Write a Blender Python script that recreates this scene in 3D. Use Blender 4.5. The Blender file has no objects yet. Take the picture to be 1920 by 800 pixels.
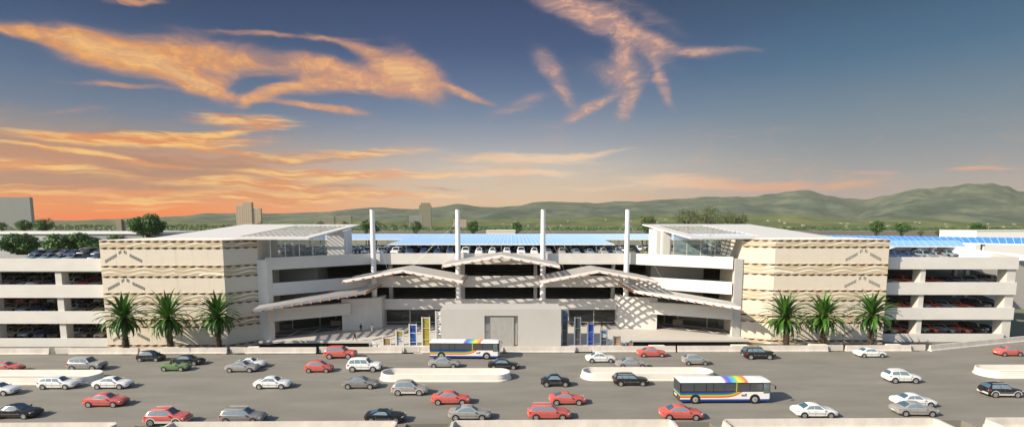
import bpy, bmesh, math, random
from mathutils import Vector, Matrix
R = random.Random(7)
C = bpy.context.scene.collection
PI = math.pi
HAZE_D, HAZE_C = 0.000058, (0.93, 0.89, 0.68)
SUN_E, SUN_C = 5.0, (1.0, 0.885, 0.705)
EXPO = 0.43
NISH = 0.15
rad = math.radians

# ------------------------------------------------------------------ camera
CAMZ, PITCH, F, PY = 22.0, rad(6.1), 1000.0, 519.0
_cp, _sp = math.cos(PITCH), math.sin(PITCH)

def ray(px, py):
    dx, dy = (px - 960) / F, (PY - py) / F
    return Vector((dx, _cp + dy * _sp, -_sp + dy * _cp))

def at_y(px, py, Y):
    d = ray(px, py)
    return Vector((0, 0, CAMZ)) + d * (Y / d.y)

def at_z(px, py, z=0.0):
    d = ray(px, py)
    return Vector((0, 0, CAMZ)) + d * ((z - CAMZ) / d.z)

def z_at(py, Y):
    return at_y(960, py, Y).z

def x_at(px, py, Y):
    return at_y(px, py, Y).x

# ------------------------------------------------------------------ materials
def lin(c):
    return tuple((v / 12.92 if v <= 0.04045 else ((v + 0.055) / 1.055) ** 2.4) for v in [k / 255 for k in c])

MATS = {}

def mat(name, col, rough=0.6, metal=0.0, noise=0.0, scale=1.0, stretch=(1, 1, 1), coat=0.0, alpha=1.0, spec=0.5, bump=0.0, detail=5, coords='Object', emit=None):
    if name in MATS:
        return MATS[name]
    m = bpy.data.materials.new(name)
    m.use_nodes = True
    nt = m.node_tree
    b = nt.nodes['Principled BSDF']
    b.inputs['Base Color'].default_value = (*col, 1)
    b.inputs['Roughness'].default_value = rough
    b.inputs['Metallic'].default_value = metal
    b.inputs['Coat Weight'].default_value = coat
    b.inputs['Coat Roughness'].default_value = 0.05
    b.inputs['Alpha'].default_value = alpha
    b.inputs['Specular IOR Level'].default_value = spec
    if noise > 0:
        tc = nt.nodes.new('ShaderNodeTexCoord')
        mp = nt.nodes.new('ShaderNodeMapping')
        mp.inputs['Scale'].default_value = (scale * stretch[0], scale * stretch[1], scale * stretch[2])
        nz = nt.nodes.new('ShaderNodeTexNoise')
        nz.inputs['Scale'].default_value = 1.0
        nz.inputs['Detail'].default_value = detail
        nz.inputs['Roughness'].default_value = 0.6
        rp = nt.nodes.new('ShaderNodeValToRGB')
        rp.color_ramp.elements[0].position = 0.3
        rp.color_ramp.elements[1].position = 0.7
        rp.color_ramp.elements[0].color = (*[c * (1 - noise) for c in col], 1)
        rp.color_ramp.elements[1].color = (*[min(1, c * (1 + noise)) for c in col], 1)
        nt.links.new(tc.outputs[coords], mp.inputs[0])
        nt.links.new(mp.outputs[0], nz.inputs['Vector'])
        nt.links.new(nz.outputs['Fac'], rp.inputs[0])
        nt.links.new(rp.outputs[0], b.inputs['Base Color'])
        if bump > 0:
            bp = nt.nodes.new('ShaderNodeBump')
            bp.inputs['Strength'].default_value = bump
            bp.inputs['Distance'].default_value = 0.05
            nt.links.new(nz.outputs['Fac'], bp.inputs['Height'])
            nt.links.new(bp.outputs[0], b.inputs['Normal'])
    MATS[name] = m
    return m

# ------------------------------------------------------------------ mesh builder
class MB:
    def __init__(s):
        s.v = []; s.f = []; s.m = []; s.c = None
    def add(s, vs, fs, mi=0):
        o = len(s.v)
        s.v += [tuple(v) for v in vs]
        for f in fs:
            s.f.append(tuple(o + i for i in f)); s.m.append(mi)
    def quad(s, a, b, c, d, mi=0):
        s.add([a, b, c, d], [(0, 1, 2, 3)], mi)
    def hexa(s, b4, t4, mi=0):
        "bottom loop ccw seen from above, top loop"
        s.add(list(b4) + list(t4), [(3, 2, 1, 0), (4, 5, 6, 7), (0, 1, 5, 4), (1, 2, 6, 5), (2, 3, 7, 6), (3, 0, 4, 7)], mi)
    def box(s, x0, x1, y0, y1, z0, z1, mi=0):
        s.hexa([(x0, y0, z0), (x1, y0, z0), (x1, y1, z0), (x0, y1, z0)], [(x0, y0, z1), (x1, y0, z1), (x1, y1, z1), (x0, y1, z1)], mi)
    def prism(s, poly, z0, z1, mi=0):
        "poly: xy list"
        a = sum(poly[i][0] * poly[(i + 1) % len(poly)][1] - poly[(i + 1) % len(poly)][0] * poly[i][1] for i in range(len(poly)))
        if a < 0:
            poly = poly[::-1]
        n = len(poly)
        vs = [(p[0], p[1], z0) for p in poly] + [(p[0], p[1], z1) for p in poly]
        s.add(vs, [tuple(range(n - 1, -1, -1)), tuple(range(n, 2 * n))] + [(i, (i + 1) % n, n + (i + 1) % n, n + i) for i in range(n)], mi)
    def bar(s, p, q, w, h, mi=0, up=Vector((0, 0, 1))):
        "rectangular bar from p to q, centred, width w (sideways) height h"
        p, q = Vector(p), Vector(q)
        d = (q - p).normalized()
        sd = d.cross(up)
        if sd.length < 1e-5:
            sd = Vector((1, 0, 0))
        sd.normalize()
        u = sd.cross(d).normalized()
        a, b = sd * w / 2, u * h / 2
        s.hexa([p - a - b, p + a - b, q + a - b, q - a - b], [p - a + b, p + a + b, q + a + b, q - a + b], mi)
    def tube(s, pts, rs, n=10, mi=0, cap=True):
        pts = [Vector(p) for p in pts]
        if not hasattr(rs, '__len__'):
            rs = [rs] * len(pts)
        o = len(s.v)
        ref = None
        for i, p in enumerate(pts):
            d = (pts[min(i + 1, len(pts) - 1)] - pts[max(i - 1, 0)]).normalized()
            if ref is None:
                ref = Vector((0, 0, 1)).cross(d)
                if ref.length < 1e-3:
                    ref = Vector((1, 0, 0))
            a = (ref - d * ref.dot(d)).normalized()
            b = d.cross(a)
            ref = a
            for k in range(n):
                t = 2 * PI * k / n
                s.v.append(tuple(p + (a * math.cos(t) + b * math.sin(t)) * rs[i]))
        for i in range(len(pts) - 1):
            for k in range(n):
                s.f.append((o + i * n + k, o + i * n + (k + 1) % n, o + (i + 1) * n + (k + 1) % n, o + (i + 1) * n + k)); s.m.append(mi)
        if cap:
            s.f.append(tuple(o + k for k in range(n - 1, -1, -1))); s.m.append(mi)
            e = o + (len(pts) - 1) * n
            s.f.append(tuple(e + k for k in range(n))); s.m.append(mi)
    def disc(s, c, ax, r, n=16, mi=0, r0=0.0):
        "flat disc or ring round axis ax"
        c = Vector(c); ax = Vector(ax).normalized()
        a = ax.orthogonal().normalized(); b = ax.cross(a)
        pts = [c + (a * math.cos(2 * PI * k / n) + b * math.sin(2 * PI * k / n)) * r for k in range(n)]
        if r0 <= 0:
            s.add(pts, [tuple(range(n))], mi)
        else:
            inn = [c + (a * math.cos(2 * PI * k / n) + b * math.sin(2 * PI * k / n)) * r0 for k in range(n)]
            s.add(pts + inn, [(k, (k + 1) % n, n + (k + 1) % n, n + k) for k in range(n)], mi)
    def mesh(s, name, mats, smooth=None):
        me = bpy.data.meshes.new(name)
        me.from_pydata(s.v, [], s.f)
        for m in (mats if isinstance(mats, (list, tuple)) else [mats]):
            me.materials.append(m)
        me.polygons.foreach_set('material_index', s.m)
        if s.c is not None:
            at = me.color_attributes.new('tint', 'FLOAT_COLOR', 'POINT')
            flat = []
            for c in s.c:
                flat += [c, c, c, 1]
            at.data.foreach_set('color', flat)
        if smooth is not None:
            me.polygons.foreach_set('use_smooth', [True] * len(me.polygons))
            me.set_sharp_from_angle(angle=rad(smooth))
        me.update()
        return me
    def build(s, name, mats, parent=None, smooth=None, loc=None):
        me = s.mesh(name, mats, smooth)
        o = bpy.data.objects.new(name, me)
        C.objects.link(o)
        if parent is not None:
            o.parent = parent
            if loc is None:
                l = parent.location.copy()
                if l.length > 0 and parent.type == 'EMPTY' and parent.get('_abs'):
                    o.location = -l
        if loc is not None:
            o.location = loc
        return o

def tag(o, label, cat, group=None, kind=None):
    o['label'] = label; o['category'] = cat
    if group: o['group'] = group
    if kind: o['kind'] = kind
    return o

def thing(name, label, cat, loc=(0, 0, 0), group=None, rz=0.0, absolute=True):
    "an Empty at the base of a thing; with absolute=True its parts are modelled in world coordinates"
    o = bpy.data.objects.new(name, None)
    C.objects.link(o)
    o.location = loc; o.rotation_euler = (0, 0, rz)
    o.empty_display_size = 0.5
    if absolute: o['_abs'] = 1
    return tag(o, label, cat, group)

def struct(o, kind='structure'):
    o['kind'] = kind
    return o

def cube_dup(root):
    "a copy of a thing with its parts and sub-parts"
    r = root.copy(); C.objects.link(r)
    for ch in root.children:
        c = ch.copy(); C.objects.link(c); c.parent = r
        for g in ch.children:
            d = g.copy(); C.objects.link(d); d.parent = c
    return r

# base palette (real-world albedo)
M_wall   = mat('wall_concrete', (0.66, 0.64, 0.605), 0.75, noise=0.05, scale=0.35, stretch=(1, 1, 1.6))
M_deck   = mat('deck_concrete', (0.34, 0.33, 0.315), 0.85, noise=0.12, scale=0.25)
M_dark   = mat('interior_dark', (0.045, 0.045, 0.048), 0.9)  # near-black carries the gloom of unlit spaces in the colour
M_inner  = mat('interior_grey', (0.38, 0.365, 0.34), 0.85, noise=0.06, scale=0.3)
M_col    = mat('column_concrete', (0.60, 0.575, 0.54), 0.75, noise=0.05, scale=0.8)
M_white  = mat('white_paint', (0.80, 0.795, 0.785), 0.45)
M_mast   = mat('mast_paint', (0.82, 0.82, 0.83), 0.35, coat=0.2)
M_barr   = mat('barrier_concrete', (0.60, 0.55, 0.495), 0.8, noise=0.13, scale=0.7, stretch=(1, 1, .5), bump=0.1)
M_road   = mat('road_concrete', (0.212, 0.201, 0.173), 0.9, noise=0.15, scale=0.09, stretch=(1, 3.5, 1), detail=12)
M_plaza  = mat('plaza_paving', (0.56, 0.53, 0.485), 0.8, noise=0.05, scale=0.6)
M_panel  = mat('tower_panel', (0.685, 0.61, 0.505), 0.75, noise=0.03, scale=0.35, stretch=(1, 1, 4))
M_band   = mat('wave_band', (0.52, 0.43, 0.295), 0.8, noise=0.05, scale=0.6)
M_ribbon = mat('wave_ribbon', (0.86, 0.80, 0.68), 0.6)
M_trim   = mat('trim_brown', (0.54, 0.40, 0.29), 0.75, noise=0.15, scale=1.2)
M_lens   = mat('trim_lens_shade', (0.085, 0.075, 0.068), 0.7)
M_vent   = mat('vent_slot', (0.27, 0.26, 0.24), 0.6)
M_wood   = mat('rafter_wood', (0.46, 0.235, 0.14), 0.65, noise=0.2, scale=3.0)
M_slat   = mat('trellis_white', (0.82, 0.79, 0.76), 0.6)
M_purl   = mat('purlin_grey', (0.47, 0.455, 0.43), 0.7, noise=.08, scale=1.5)
M_gdark  = mat('glass_dark', (0.028, 0.028, 0.027), 0.12, spec=0.6)
M_gdoor  = mat('storefront_glass', (0.05, 0.055, 0.055), 0.05, alpha=0.35, spec=0.6)
M_gpav   = mat('pavilion_glass', (0.13, 0.20, 0.22), 0.06, alpha=0.42, spec=0.6)
M_grid   = mat('grey_metal', (0.22, 0.225, 0.23), 0.5)
M_metal  = mat('light_metal', (0.62, 0.62, 0.60), 0.4, metal=0.3)
M_black  = mat('black_rubber', (0.012, 0.012, 0.013), 0.7)
M_lawn   = mat('garden_soil', (0.16, 0.155, 0.13), 0.95, noise=0.25, scale=0.4)
M_lower  = mat('lower_road', (0.05, 0.055, 0.065), 0.9, noise=0.15, scale=0.15)
M_pav_w  = mat('pavilion_white', (0.66, 0.65, 0.635), 0.55)
# ------------------------------------------------------------------ key planes of the site
def slope(py):
    d = ray(960, py); return d.z / d.y
RATIO = sum(slope(a) / slope(b) for a, b in ((498.5, 495), (549, 544), (646.5, 637))) / 3
TL = 93.5                      # front of the first tower
TR = TL * RATIO                # front of the second tower, a little farther off
WL, WR = TL + 1.8, TR + 1.8    # parking wings
CY = 110.5                     # recessed centre front
zp = [(z_at(b, CY), z_at(t, CY)) for b, t in ((580, 560), (538, 517), (495, 474.5))]   # parapet bottom / top, three levels
zlow = (z_at(652, WL), z_at(634, WL))
LEV = [0.0] + [zp[0][1] - .9, zp[1][1] - .9, zp[2][1] - 1.35]   # floor levels: ground, 2, 3, roof
XCL, XCR = -29.3, 24.7
IL = [(-44.9, 97.0), (XCL, CY)]
IR = [(XCR, CY), (41.3, 99.4)]
BACKY = 176.0

# ------------------------------------------------------------------ ground, road, plaza
g = MB(); g.quad((-7000, -300, -6.5), (7000, -300, -6.5), (7000, 6800, -6.5), (-7000, 6800, -6.5))
def ground_mat():
    m = mat('far_ground', (0.16, 0.17, 0.10), 0.95, noise=0.35, scale=0.004, stretch=(0.4, 2.5, 1), detail=8)
    return m
struct(g.build('ground', ground_mat()))

yb_l, yb_r = at_z(0, 666, 0).y, at_z(1740, 658, 0).y
def yfar(x):                   # far edge of the roadway
    return yb_l + (x + 85) / 155 * (yb_r - yb_l)
def ynear(x):
    return 55.2 + (x + 50) / 95 * 1.8
r = MB()
road_poly = [(-260, ynear(-260)), (260, ynear(260)), (260, 118), (128, 105.5), (68.4, yfar(68.4)), (-260, yfar(-260))]
r.prism(road_poly, -1.1, 0.0)
for a_, b_ in ((-400, 226), (320, 747.5), (846, 1262), (1351, 1755), (1840, 2300)):
    xa_, xb_ = at_z(a_, 791.5 - a_ / 1755 * 9.3, 1.0).x - .5, at_z(b_, 791.5 - b_ / 1755 * 9.3, 1.0).x + .5
    r.prism([(xa_, ynear(xa_) - .01), (xb_, ynear(xb_) - .01), (xb_, ynear(xb_) - 7), (xa_, ynear(xa_) - 7)], -1.1, -.004)
struct(r.build('road', M_road))
lo = MB(); lo.quad((-260, -20, -6.4), (260, -20, -6.4), (260, 56, -6.4), (-260, 56, -6.4))
struct(lo.build('lower_road', M_lower))
ga = MB()
ga.prism([(-180, yfar(-180) + .1), (-46.5, yfar(-46.5) + .1), (-46.5, 99), (-180, 99)], -2.2, -0.9)
ga.prism([(42.5, yfar(42.5) + .1), (68, yfar(68) + .1), (120, 104), (120, 106), (42.5, 106)], -2.2, -0.9)
struct(ga.build('garden_ground', M_lawn))
# plaza slab with two forecourts reaching the roadway
pz = MB()
eL = at_z(560, 640, 0).y; eR = at_z(1290, 637.5, 0).y
pz.prism([(-46.3, eL), (-25.5, eL), (-21.0, yfar(-20) + 2.0), (17.5, yfar(17) + 2.0), (22.0, eR), (43.5, eR), (43.5, 113), (-46.3, 113)], -0.28, 0.0)
struct(pz.build('plaza', M_plaza))
# decorative paving: dark arcs and a pale zigzag
pv = MB()
def arc_band(cx, cy, rr, w, a0, a1, mi, n=28, z=0.005):
    for k in range(n):
        t0 = a0 + (a1 - a0) * k / n; t1 = a0 + (a1 - a0) * (k + 1) / n
        pv.quad((cx + (rr - w) * math.cos(t0), cy + (rr - w) * math.sin(t0), z), (cx + rr * math.cos(t0), cy + rr * math.sin(t0), z),
                (cx + rr * math.cos(t1), cy + rr * math.sin(t1), z), (cx + (rr - w) * math.cos(t1), cy + (rr - w) * math.sin(t1), z), mi)
arc_band(-2.4, 82, 28.0, 0.9, rad(62), rad(148), 1)
arc_band(-2.4, 82, 25.5, 0.35, rad(60), rad(148), 1, z=0.006)
arc_band(-2.4, 82, 33.0, 0.3, rad(66), rad(150), 1)
def zigzag(x0, y0, x1, y1, n, amp, w, mi, z=0.010):
    dx, dy = (x1 - x0) / n, (y1 - y0) / n
    L = math.hypot(dx, dy); nx, ny = dy / L, -dx / L
    pts = []
    for k in range(n + 1):
        o = amp if k % 2 else 0.0
        pts.append((x0 + dx * k + nx * o, y0 + dy * k + ny * o))
    for a, b in zip(pts, pts[1:]):
        pv.quad((a[0] - 0.5 * w * nx, a[1] - 0.5 * w * ny, z), (b[0] - 0.5 * w * nx, b[1] - 0.5 * w * ny, z),
                (b[0] + 0.5 * w * nx, b[1] + 0.5 * w * ny, z), (a[0] + 0.5 * w * nx, a[1] + 0.5 * w * ny, z), mi)
def strip(x0, y0, x1, y1, w, mi, z):
    L = math.hypot(x1 - x0, y1 - y0); nx, ny = (y1 - y0) / L * w / 2, -(x1 - x0) / L * w / 2
    pv.quad((x0 - nx, y0 - ny, z), (x1 - nx, y1 - ny, z), (x1 + nx, y1 + ny, z), (x0 + nx, y0 + ny, z), mi)
strip(-46.0, 99.9, -35.0, 108.9, 4.6, 1, 0.006)
zigzag(-46.2, 101.3, -35.4, 110.1, 6, 2.6, 0.8, 0)
strip(30.2, 110.0, 42.4, 102.8, 4.6, 1, 0.006)
zigzag(31.0, 111.0, 42.8, 104.0, 6, 2.6, 0.8, 0)
struct(pv.build('paving_pattern', [mat('paving_pale', (0.66, 0.63, 0.58), 0.8), mat('paving_dark', (0.17, 0.165, 0.16), 0.8)]), 'structure')

# far airfield strips between the car park and the hills
for nm, y0, y1, col in (('grass_strip', 425.0, 426.6, (0.035, 0.05, 0.03)), ('runway', 427.2, 430.6, (0.21, 0.205, 0.185)), ('taxiway', 431.4, 432.6, (0.30, 0.275, 0.235)), ('apron', 433.0, 446.0, (0.12, 0.105, 0.075))):
    ya = at_z(960, y1, -6.4).y; yb2 = at_z(960, y0, -6.4).y
    s = MB(); s.quad((-3500, ya, -6.42), (3500, ya, -6.42), (3500, yb2, -6.42), (-3500, yb2, -6.42))
    struct(s.build(nm, mat(nm, col, 0.9, noise=0.12, scale=0.01)))

# ------------------------------------------------------------------ the parking garage
gar = thing('parking_garage', 'long cream multi-level car park with open parapet levels behind the roadway', 'car park', (0, 120, 0))
gs = MB
TH = 0.35
def wall_path(pts, z0, z1, th=TH, mi=0, mb=None):
    "vertical band along a plan polyline, thickness th to the back (+y side)"
    n = len(pts)
    offs = []
    for i, p in enumerate(pts):
        ds = []
        if i > 0: ds.append((p[0] - pts[i-1][0], p[1] - pts[i-1][1]))
        if i < n - 1: ds.append((pts[i+1][0] - p[0], pts[i+1][1] - p[1]))
        nx = ny = 0
        for d in ds:
            L = math.hypot(*d); nx += -d[1] / L; ny += d[0] / L
        L = math.hypot(nx, ny); nx /= L; ny /= L
        k = th / max(0.5, (nx * -ds[0][1] + ny * ds[0][0]) / math.hypot(*ds[0]))
        offs.append((p[0] + nx * k, p[1] + ny * k))
    for i in range(n - 1):
        a, b, c, d = pts[i], pts[i+1], offs[i+1], offs[i]
        mb.hexa([(a[0], a[1], z0), (b[0], b[1], z0), (c[0], c[1], z0), (d[0], d[1], z0)], [(a[0], a[1], z1), (b[0], b[1], z1), (c[0], c[1], z1), (d[0], d[1], z1)], mi)

XWL0, XWL1 = -175.0, -62.0
XWR0 = x_at(1640, 520, WR); XWR1 = x_at(1912, 480, WR)
centre_path = [IL[0], IL[1], IR[0], IR[1]]
for k, (b, t) in enumerate(zp):
    m = MB(); wall_path([(XWL0, WL), (XWL1, WL)], b, t, mb=m); m.build('parapet', M_wall, gar)
    m = MB(); wall_path([(XWR0 - 6, WR), (XWR1, WR), (XWR1 + 0.6, WR + 40)][:2], b, t, mb=m)
    m.hexa([(XWR1 - .002, WR + .01, b), (XWR1 + .6, WR + 1.0, b), (XWR1 + 14, WR + 26, b), (XWR1 + 13.4, WR + 26, b)], [(XWR1 - .002, WR + .01, t), (XWR1 + .6, WR + 1.0, t), (XWR1 + 14, WR + 26, t), (XWR1 + 13.4, WR + 26, t)])
    m.build('parapet', M_wall, gar)
    if k == 0:
        m = MB(); wall_path([IL[1], IR[0]], b, t, mb=m); m.build('parapet', M_wall, gar)
    else:
        m = MB(); wall_path(centre_path, b, t, mb=m); m.build('parapet', M_wall, gar)
m = MB(); wall_path([(XWL0, WL), (XWL1, WL)], zlow[0], zlow[1], mb=m); m.build('parapet', M_wall, gar)
m = MB(); wall_path([(XWR0 - 6, WR), (XWR1 - 1.5, WR)], zlow[0] + .1, zlow[1], mb=m); m.build('parapet', M_wall, gar)
# low ground-floor spandrels of the inner wings, standing a little proud
spL = [(x_at(497, 590, 96.6), 96.6), (x_at(657, 576, 104.6), 104.6)]
spR = [(x_at(1217, 574, 105.6), 105.6), (x_at(1374, 580, 99.0), 99.0)]
for sp in (spL, spR):
    m = MB(); wall_path(sp, zp[0][0], zp[0][1] + .05, th=1.2, mb=m); m.build('spandrel', M_wall, gar)
# floor plates
plate = [(XWL0, WL + .36), (-61, WL + .36), (-61, 99), (-46.2, 99), (IL[0][0] - .3, IL[0][1] + .5), (IL[1][0] - .2, IL[1][1] + .4), (IR[0][0] + .2, IR[0][1] + .4), (IR[1][0] + .3, IR[1][1] + .5), (43, 102), (58, 102), (58, WR + .36), (XWR1 - .4, WR + .36), (XWR1 + 13, WR + 26), (XWR1 + 50, BACKY), (-66, BACKY), (-66, 131), (XWL0, 131)]
def plate_clip(yback):
    return [(x, min(y, yback)) for x, y in plate]
for k in (1, 2):
    m = MB(); m.prism(plate, LEV[k] - 0.45, LEV[k]); m.build('deck', M_deck, gar)
ZRL = LEV[3] - .72
m = MB(); m.prism([(-66, 99.2)] + plate[3:-3] + [(-66, BACKY)], LEV[3] - .45, LEV[3]); m.build('deck', M_deck, gar)
m = MB(); m.prism([(XWL0, WL + .36), (-61, WL + .36), (-61, 99), (-66.01, 99), (-66.01, 131), (XWL0, 131)], ZRL - .45, ZRL); m.build('deck', M_deck, gar)
m = MB(); m.prism([(XWL0, WL + .36), (-61, WL + .36), (-61, 131), (XWL0, 131)], -0.6, 0.02)
m.build('deck', M_deck, gar)
m = MB(); m.prism([(58, WR + .36), (XWR1 - .4, WR + .36), (XWR1 + 20, BACKY), (58, BACKY)], -0.6, 0.02)
m.build('deck', M_deck, gar)
# depth of the middle part, its unlit gloom put into the wall colour
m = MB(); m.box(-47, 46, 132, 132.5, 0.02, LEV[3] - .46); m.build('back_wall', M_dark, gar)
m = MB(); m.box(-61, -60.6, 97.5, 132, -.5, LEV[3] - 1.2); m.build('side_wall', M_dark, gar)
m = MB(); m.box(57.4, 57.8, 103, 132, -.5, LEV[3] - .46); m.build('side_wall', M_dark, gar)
for k, (b, t) in enumerate(zp[:2]):
    m = MB(); m.box(XWL0, -66.2, 130.6, 130.95, b, t); m.build('back_parapet', M_wall, gar)
m = MB(); m.box(-66.6, -66.1, 105, 130.5, .1, LEV[3] - 1.2); m.build('side_wall', M_inner, gar)
m = MB(); m.box(58, XWR1 + 40, 134, 134.4, -.5, LEV[3] - .46); m.build('back_wall', M_inner, gar)
# lift core blocks seen grey inside the inner wings
m = MB(); m.box(x_at(524, 540, 108), x_at(596, 540, 108), 108, 114, LEV[1], LEV[3] - .46); m.build('core_wall', M_inner, gar)
m = MB(); m.box(x_at(1211, 540, 117), x_at(1326, 540, 110.5), 113, 118, LEV[1], LEV[3] - .46); m.build('core_wall', M_inner, gar)
# sloping ramps with parapets, inside the wings
def ramp(x0, z0, x1, z1, y0, y1, lip=True):
    m = MB()
    m.hexa([(x0, y0, z0 - .4), (x1, y0, z1 - .4), (x1, y1, z1 - .4), (x0, y1, z0 - .4)], [(x0, y0, z0), (x1, y0, z1), (x1, y1, z1), (x0, y1, z0)])
    o = m.build('ramp', M_deck, gar)
    if lip:
        m = MB(); m.hexa([(x0, y0 - .25, z0 - .5), (x1, y0 - .25, z1 - .5), (x1, y0 - .01, z1 - .5), (x0, y0 - .01, z0 - .5)], [(x0, y0 - .25, z0 + .75), (x1, y0 - .25, z1 + .75), (x1, y0 - .01, z1 + .75), (x0, y0 - .01, z0 + .75)])
        m.build('ramp_parapet', M_wall, o)
for k in (1, 2):
    ramp(-150, LEV[k] + .3, -72, LEV[k + 1] - .1, 113, 130)
ramp(-150, 0.2, -72, LEV[1] - .1, 113, 130)
# roof ramp at the far left, carrying cars
ramp(-175, ZRL + .02, -66.2, ZRL + .75, 118.5, 131.2, lip=False)
# columns
def col(x, y, z0, z1, w=1.0, d=1.3):
    m = MB(); m.box(x - w / 2, x + w / 2, y, y + d, z0, z1); m.build('column', M_col, gar)
gaps = [(0.02 - .6, zp[0][0] - .003), (zp[0][1] - 2.2, zp[1][0] - .003), (zp[1][1] - 2.2, zp[2][0] - .003)]
for px, d in ((-16, 1.6), (112, 1.6)):
    x = x_at(px, 545, WL + .4)
    for z0, z1 in gaps: col(x, WL + .37, z0, z1, 1.15, d)
for px in (-60, 48, 142):
    x = x_at(px, 520, WL + 15)
    for z0, z1 in gaps: col(x, WL + 15, z0, z1, 0.9, 1.0)
for px, w in ((1728, 1.5), (1893, 2.6)):
    x = x_at(px, 545, WR + .4)
    for z0, z1 in gaps: col(x, WR + .37, z0, z1, w * .62, 2.0)
for px in (1790, 1812):
    x = x_at(px, 540, WR + 20)
    for z0, z1 in gaps: col(x, WR + 20, z0, z1, 0.8, 0.8)
# centre columns just behind the front
for px in (732, 868, 1004, 1020, 1150):
    x = x_at(px, 510, CY + 2.5)
    for z0, z1 in gaps[1:]: col(x, CY + 2.5, z0, z1, .75, .8)
# end piers where the inner wings meet the towers
m = MB(); m.hexa([(-46.9, 97.2, -.9), (-44.6, 96.6, -.9), (-44.1, 97.6, -.9), (-46.2, 99.2, -.9)], [(-46.9, 97.2, zp[2][1] - .4), (-44.6, 96.6, zp[2][1] - .4), (-44.1, 97.6, zp[2][1] - .4), (-46.2, 99.2, zp[2][1] - .4)])
m.build('end_pier', M_wall, gar)
xa, xb = x_at(1376, 540, 99.2), x_at(1391, 540, 99.6)
m = MB(); m.hexa([(xa, 99.2, -.9), (xb, 99.5, -.9), (xb, 101, -.9), (xa + .3, 100.8, -.9)], [(xa, 99.2, zp[2][1] - .4), (xb, 99.5, zp[2][1] - .4), (xb, 101, zp[2][1] - .4), (xa + .3, 100.8, zp[2][1] - .4)])
m.build('end_pier', M_wall, gar)
# curved solid blocks at the ground floor
def curve_block(pts, z0, z1, th=1.0):
    m = MB(); wall_path(pts, z0, z1, th=th, mb=m); m.build('entrance_wall', M_wall, gar, smooth=25)
yb1 = 108.3
blkL = [(x_at(641, 590, 105.2), 105.2)]
for k in range(1, 8):
    t = k / 7
    blkL.append((x_at(641, 590, 105.2) * (1 - t) + x_at(716, 590, yb1) * t, 105.2 * (1 - t) + yb1 * t - 0.5 * math.sin(PI * t)))
blkL.append((x_at(716, 590, yb1) + .05, yb1 + 4))
curve_block(blkL, 0.0, z_at(558, 107.5))
blkR = [(x_at(1158, 590, 108.6), 112.5), (x_at(1158, 590, 108.6) + .05, 108.6)]
for k in range(1, 8):
    t = k / 7
    blkR.append((x_at(1158, 590, 108.6) * (1 - t) + x_at(1232, 590, 106.2) * t, 108.6 * (1 - t) + 106.2 * t - 0.5 * math.sin(PI * t)))
curve_block(blkR, 0.0, z_at(556, 108))
# shop fronts: glass between mullions, with lit floors behind
def storefront(x0, y0, x1, y1, z0, z1, cuts, transom=None):
    n = len(cuts) - 1
    for i in range(n):
        a, b = cuts[i], cuts[i + 1]
        A = Vector((x0 + (x1 - x0) * a, y0 + (y1 - y0) * a, 0)); B = Vector((x0 + (x1 - x0) * b, y0 + (y1 - y0) * b, 0))
        m = MB(); m.bar((A.x, A.y, (z0 + z1) / 2), (B.x, B.y, (z0 + z1) / 2), 0.05, z1 - z0); gl = m.build('shop_window', M_gdoor, gar)
        m = MB()
        m.bar((A.x, A.y, z0), (A.x, A.y, z1), 0.16, 0.2)
        m.bar((B.x, B.y - .004, z0), (B.x, B.y - .004, z1), 0.14, 0.18)
        m.bar((A.x, A.y, z1 - .06), (B.x, B.y, z1 - .06), .2, .12)
        if transom: m.bar((A.x, A.y, z0 + transom), (B.x, B.y, z0 + transom), .16, .1)
        m.build('frame', mat('window_frame', (0.50, 0.49, 0.45), 0.5), gl)
zt = zp[0][0] - .02
storefront(-26.6, CY + .8, x_at(826, 600, CY + .8), CY + .8, 0.01, zt, [0, .44, 1], transom=.55)
storefront(x_at(1066, 600, CY + .8), CY + .8, x_at(1160, 600, CY + .8), CY + .8, 0.01, zt, [0, .5, 1], transom=.55)
storefront(-48.4, 103.4, -37.6, 112.2, 0.01, zt, [0, .36, .76, 1])
storefront(32.7, 113.0, 44.9, 105.8, 0.01, zt, [0, .2, .62, 1])
m = MB(); m.box(-60, 57, 124, 124.3, .02, zt); m.build('shop_back_wall', M_inner, gar)
m = MB(); m.box(-60, 57, 113.002, 123.99, -.4, 0.0); m.build('shop_floor', M_plaza, gar)
for x, y in ((-25, 117), (-19, 119), (-16, 116), (14, 117), (19, 120), (21, 116), (-38, 110), (34, 111)):
    m = MB(); m.box(x, x + 2.2, y, y + .9, .03, 1.1); m.build('shop_counter', mat('counter', (0.35, 0.26, 0.2), 0.6), gar)
# low kerb along the plaza edge
for (xa, xb, yy) in ((-45.5, -26, eL + .15), (22.5, 43, eR + .15)):
    m = MB(); m.bar((xa, yy, 0.07), (xb, yy, 0.07), .16, .13); m.build('edge_kerb', M_col, gar)
# undercroft below the plaza edge, the void's shade put into the wall colour
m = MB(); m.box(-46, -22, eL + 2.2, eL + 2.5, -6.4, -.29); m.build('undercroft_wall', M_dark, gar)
m = MB(); m.box(19, 43, eR + 2.2, eR + 2.5, -6.4, -.29); m.build('undercroft_wall', M_dark, gar)

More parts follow.
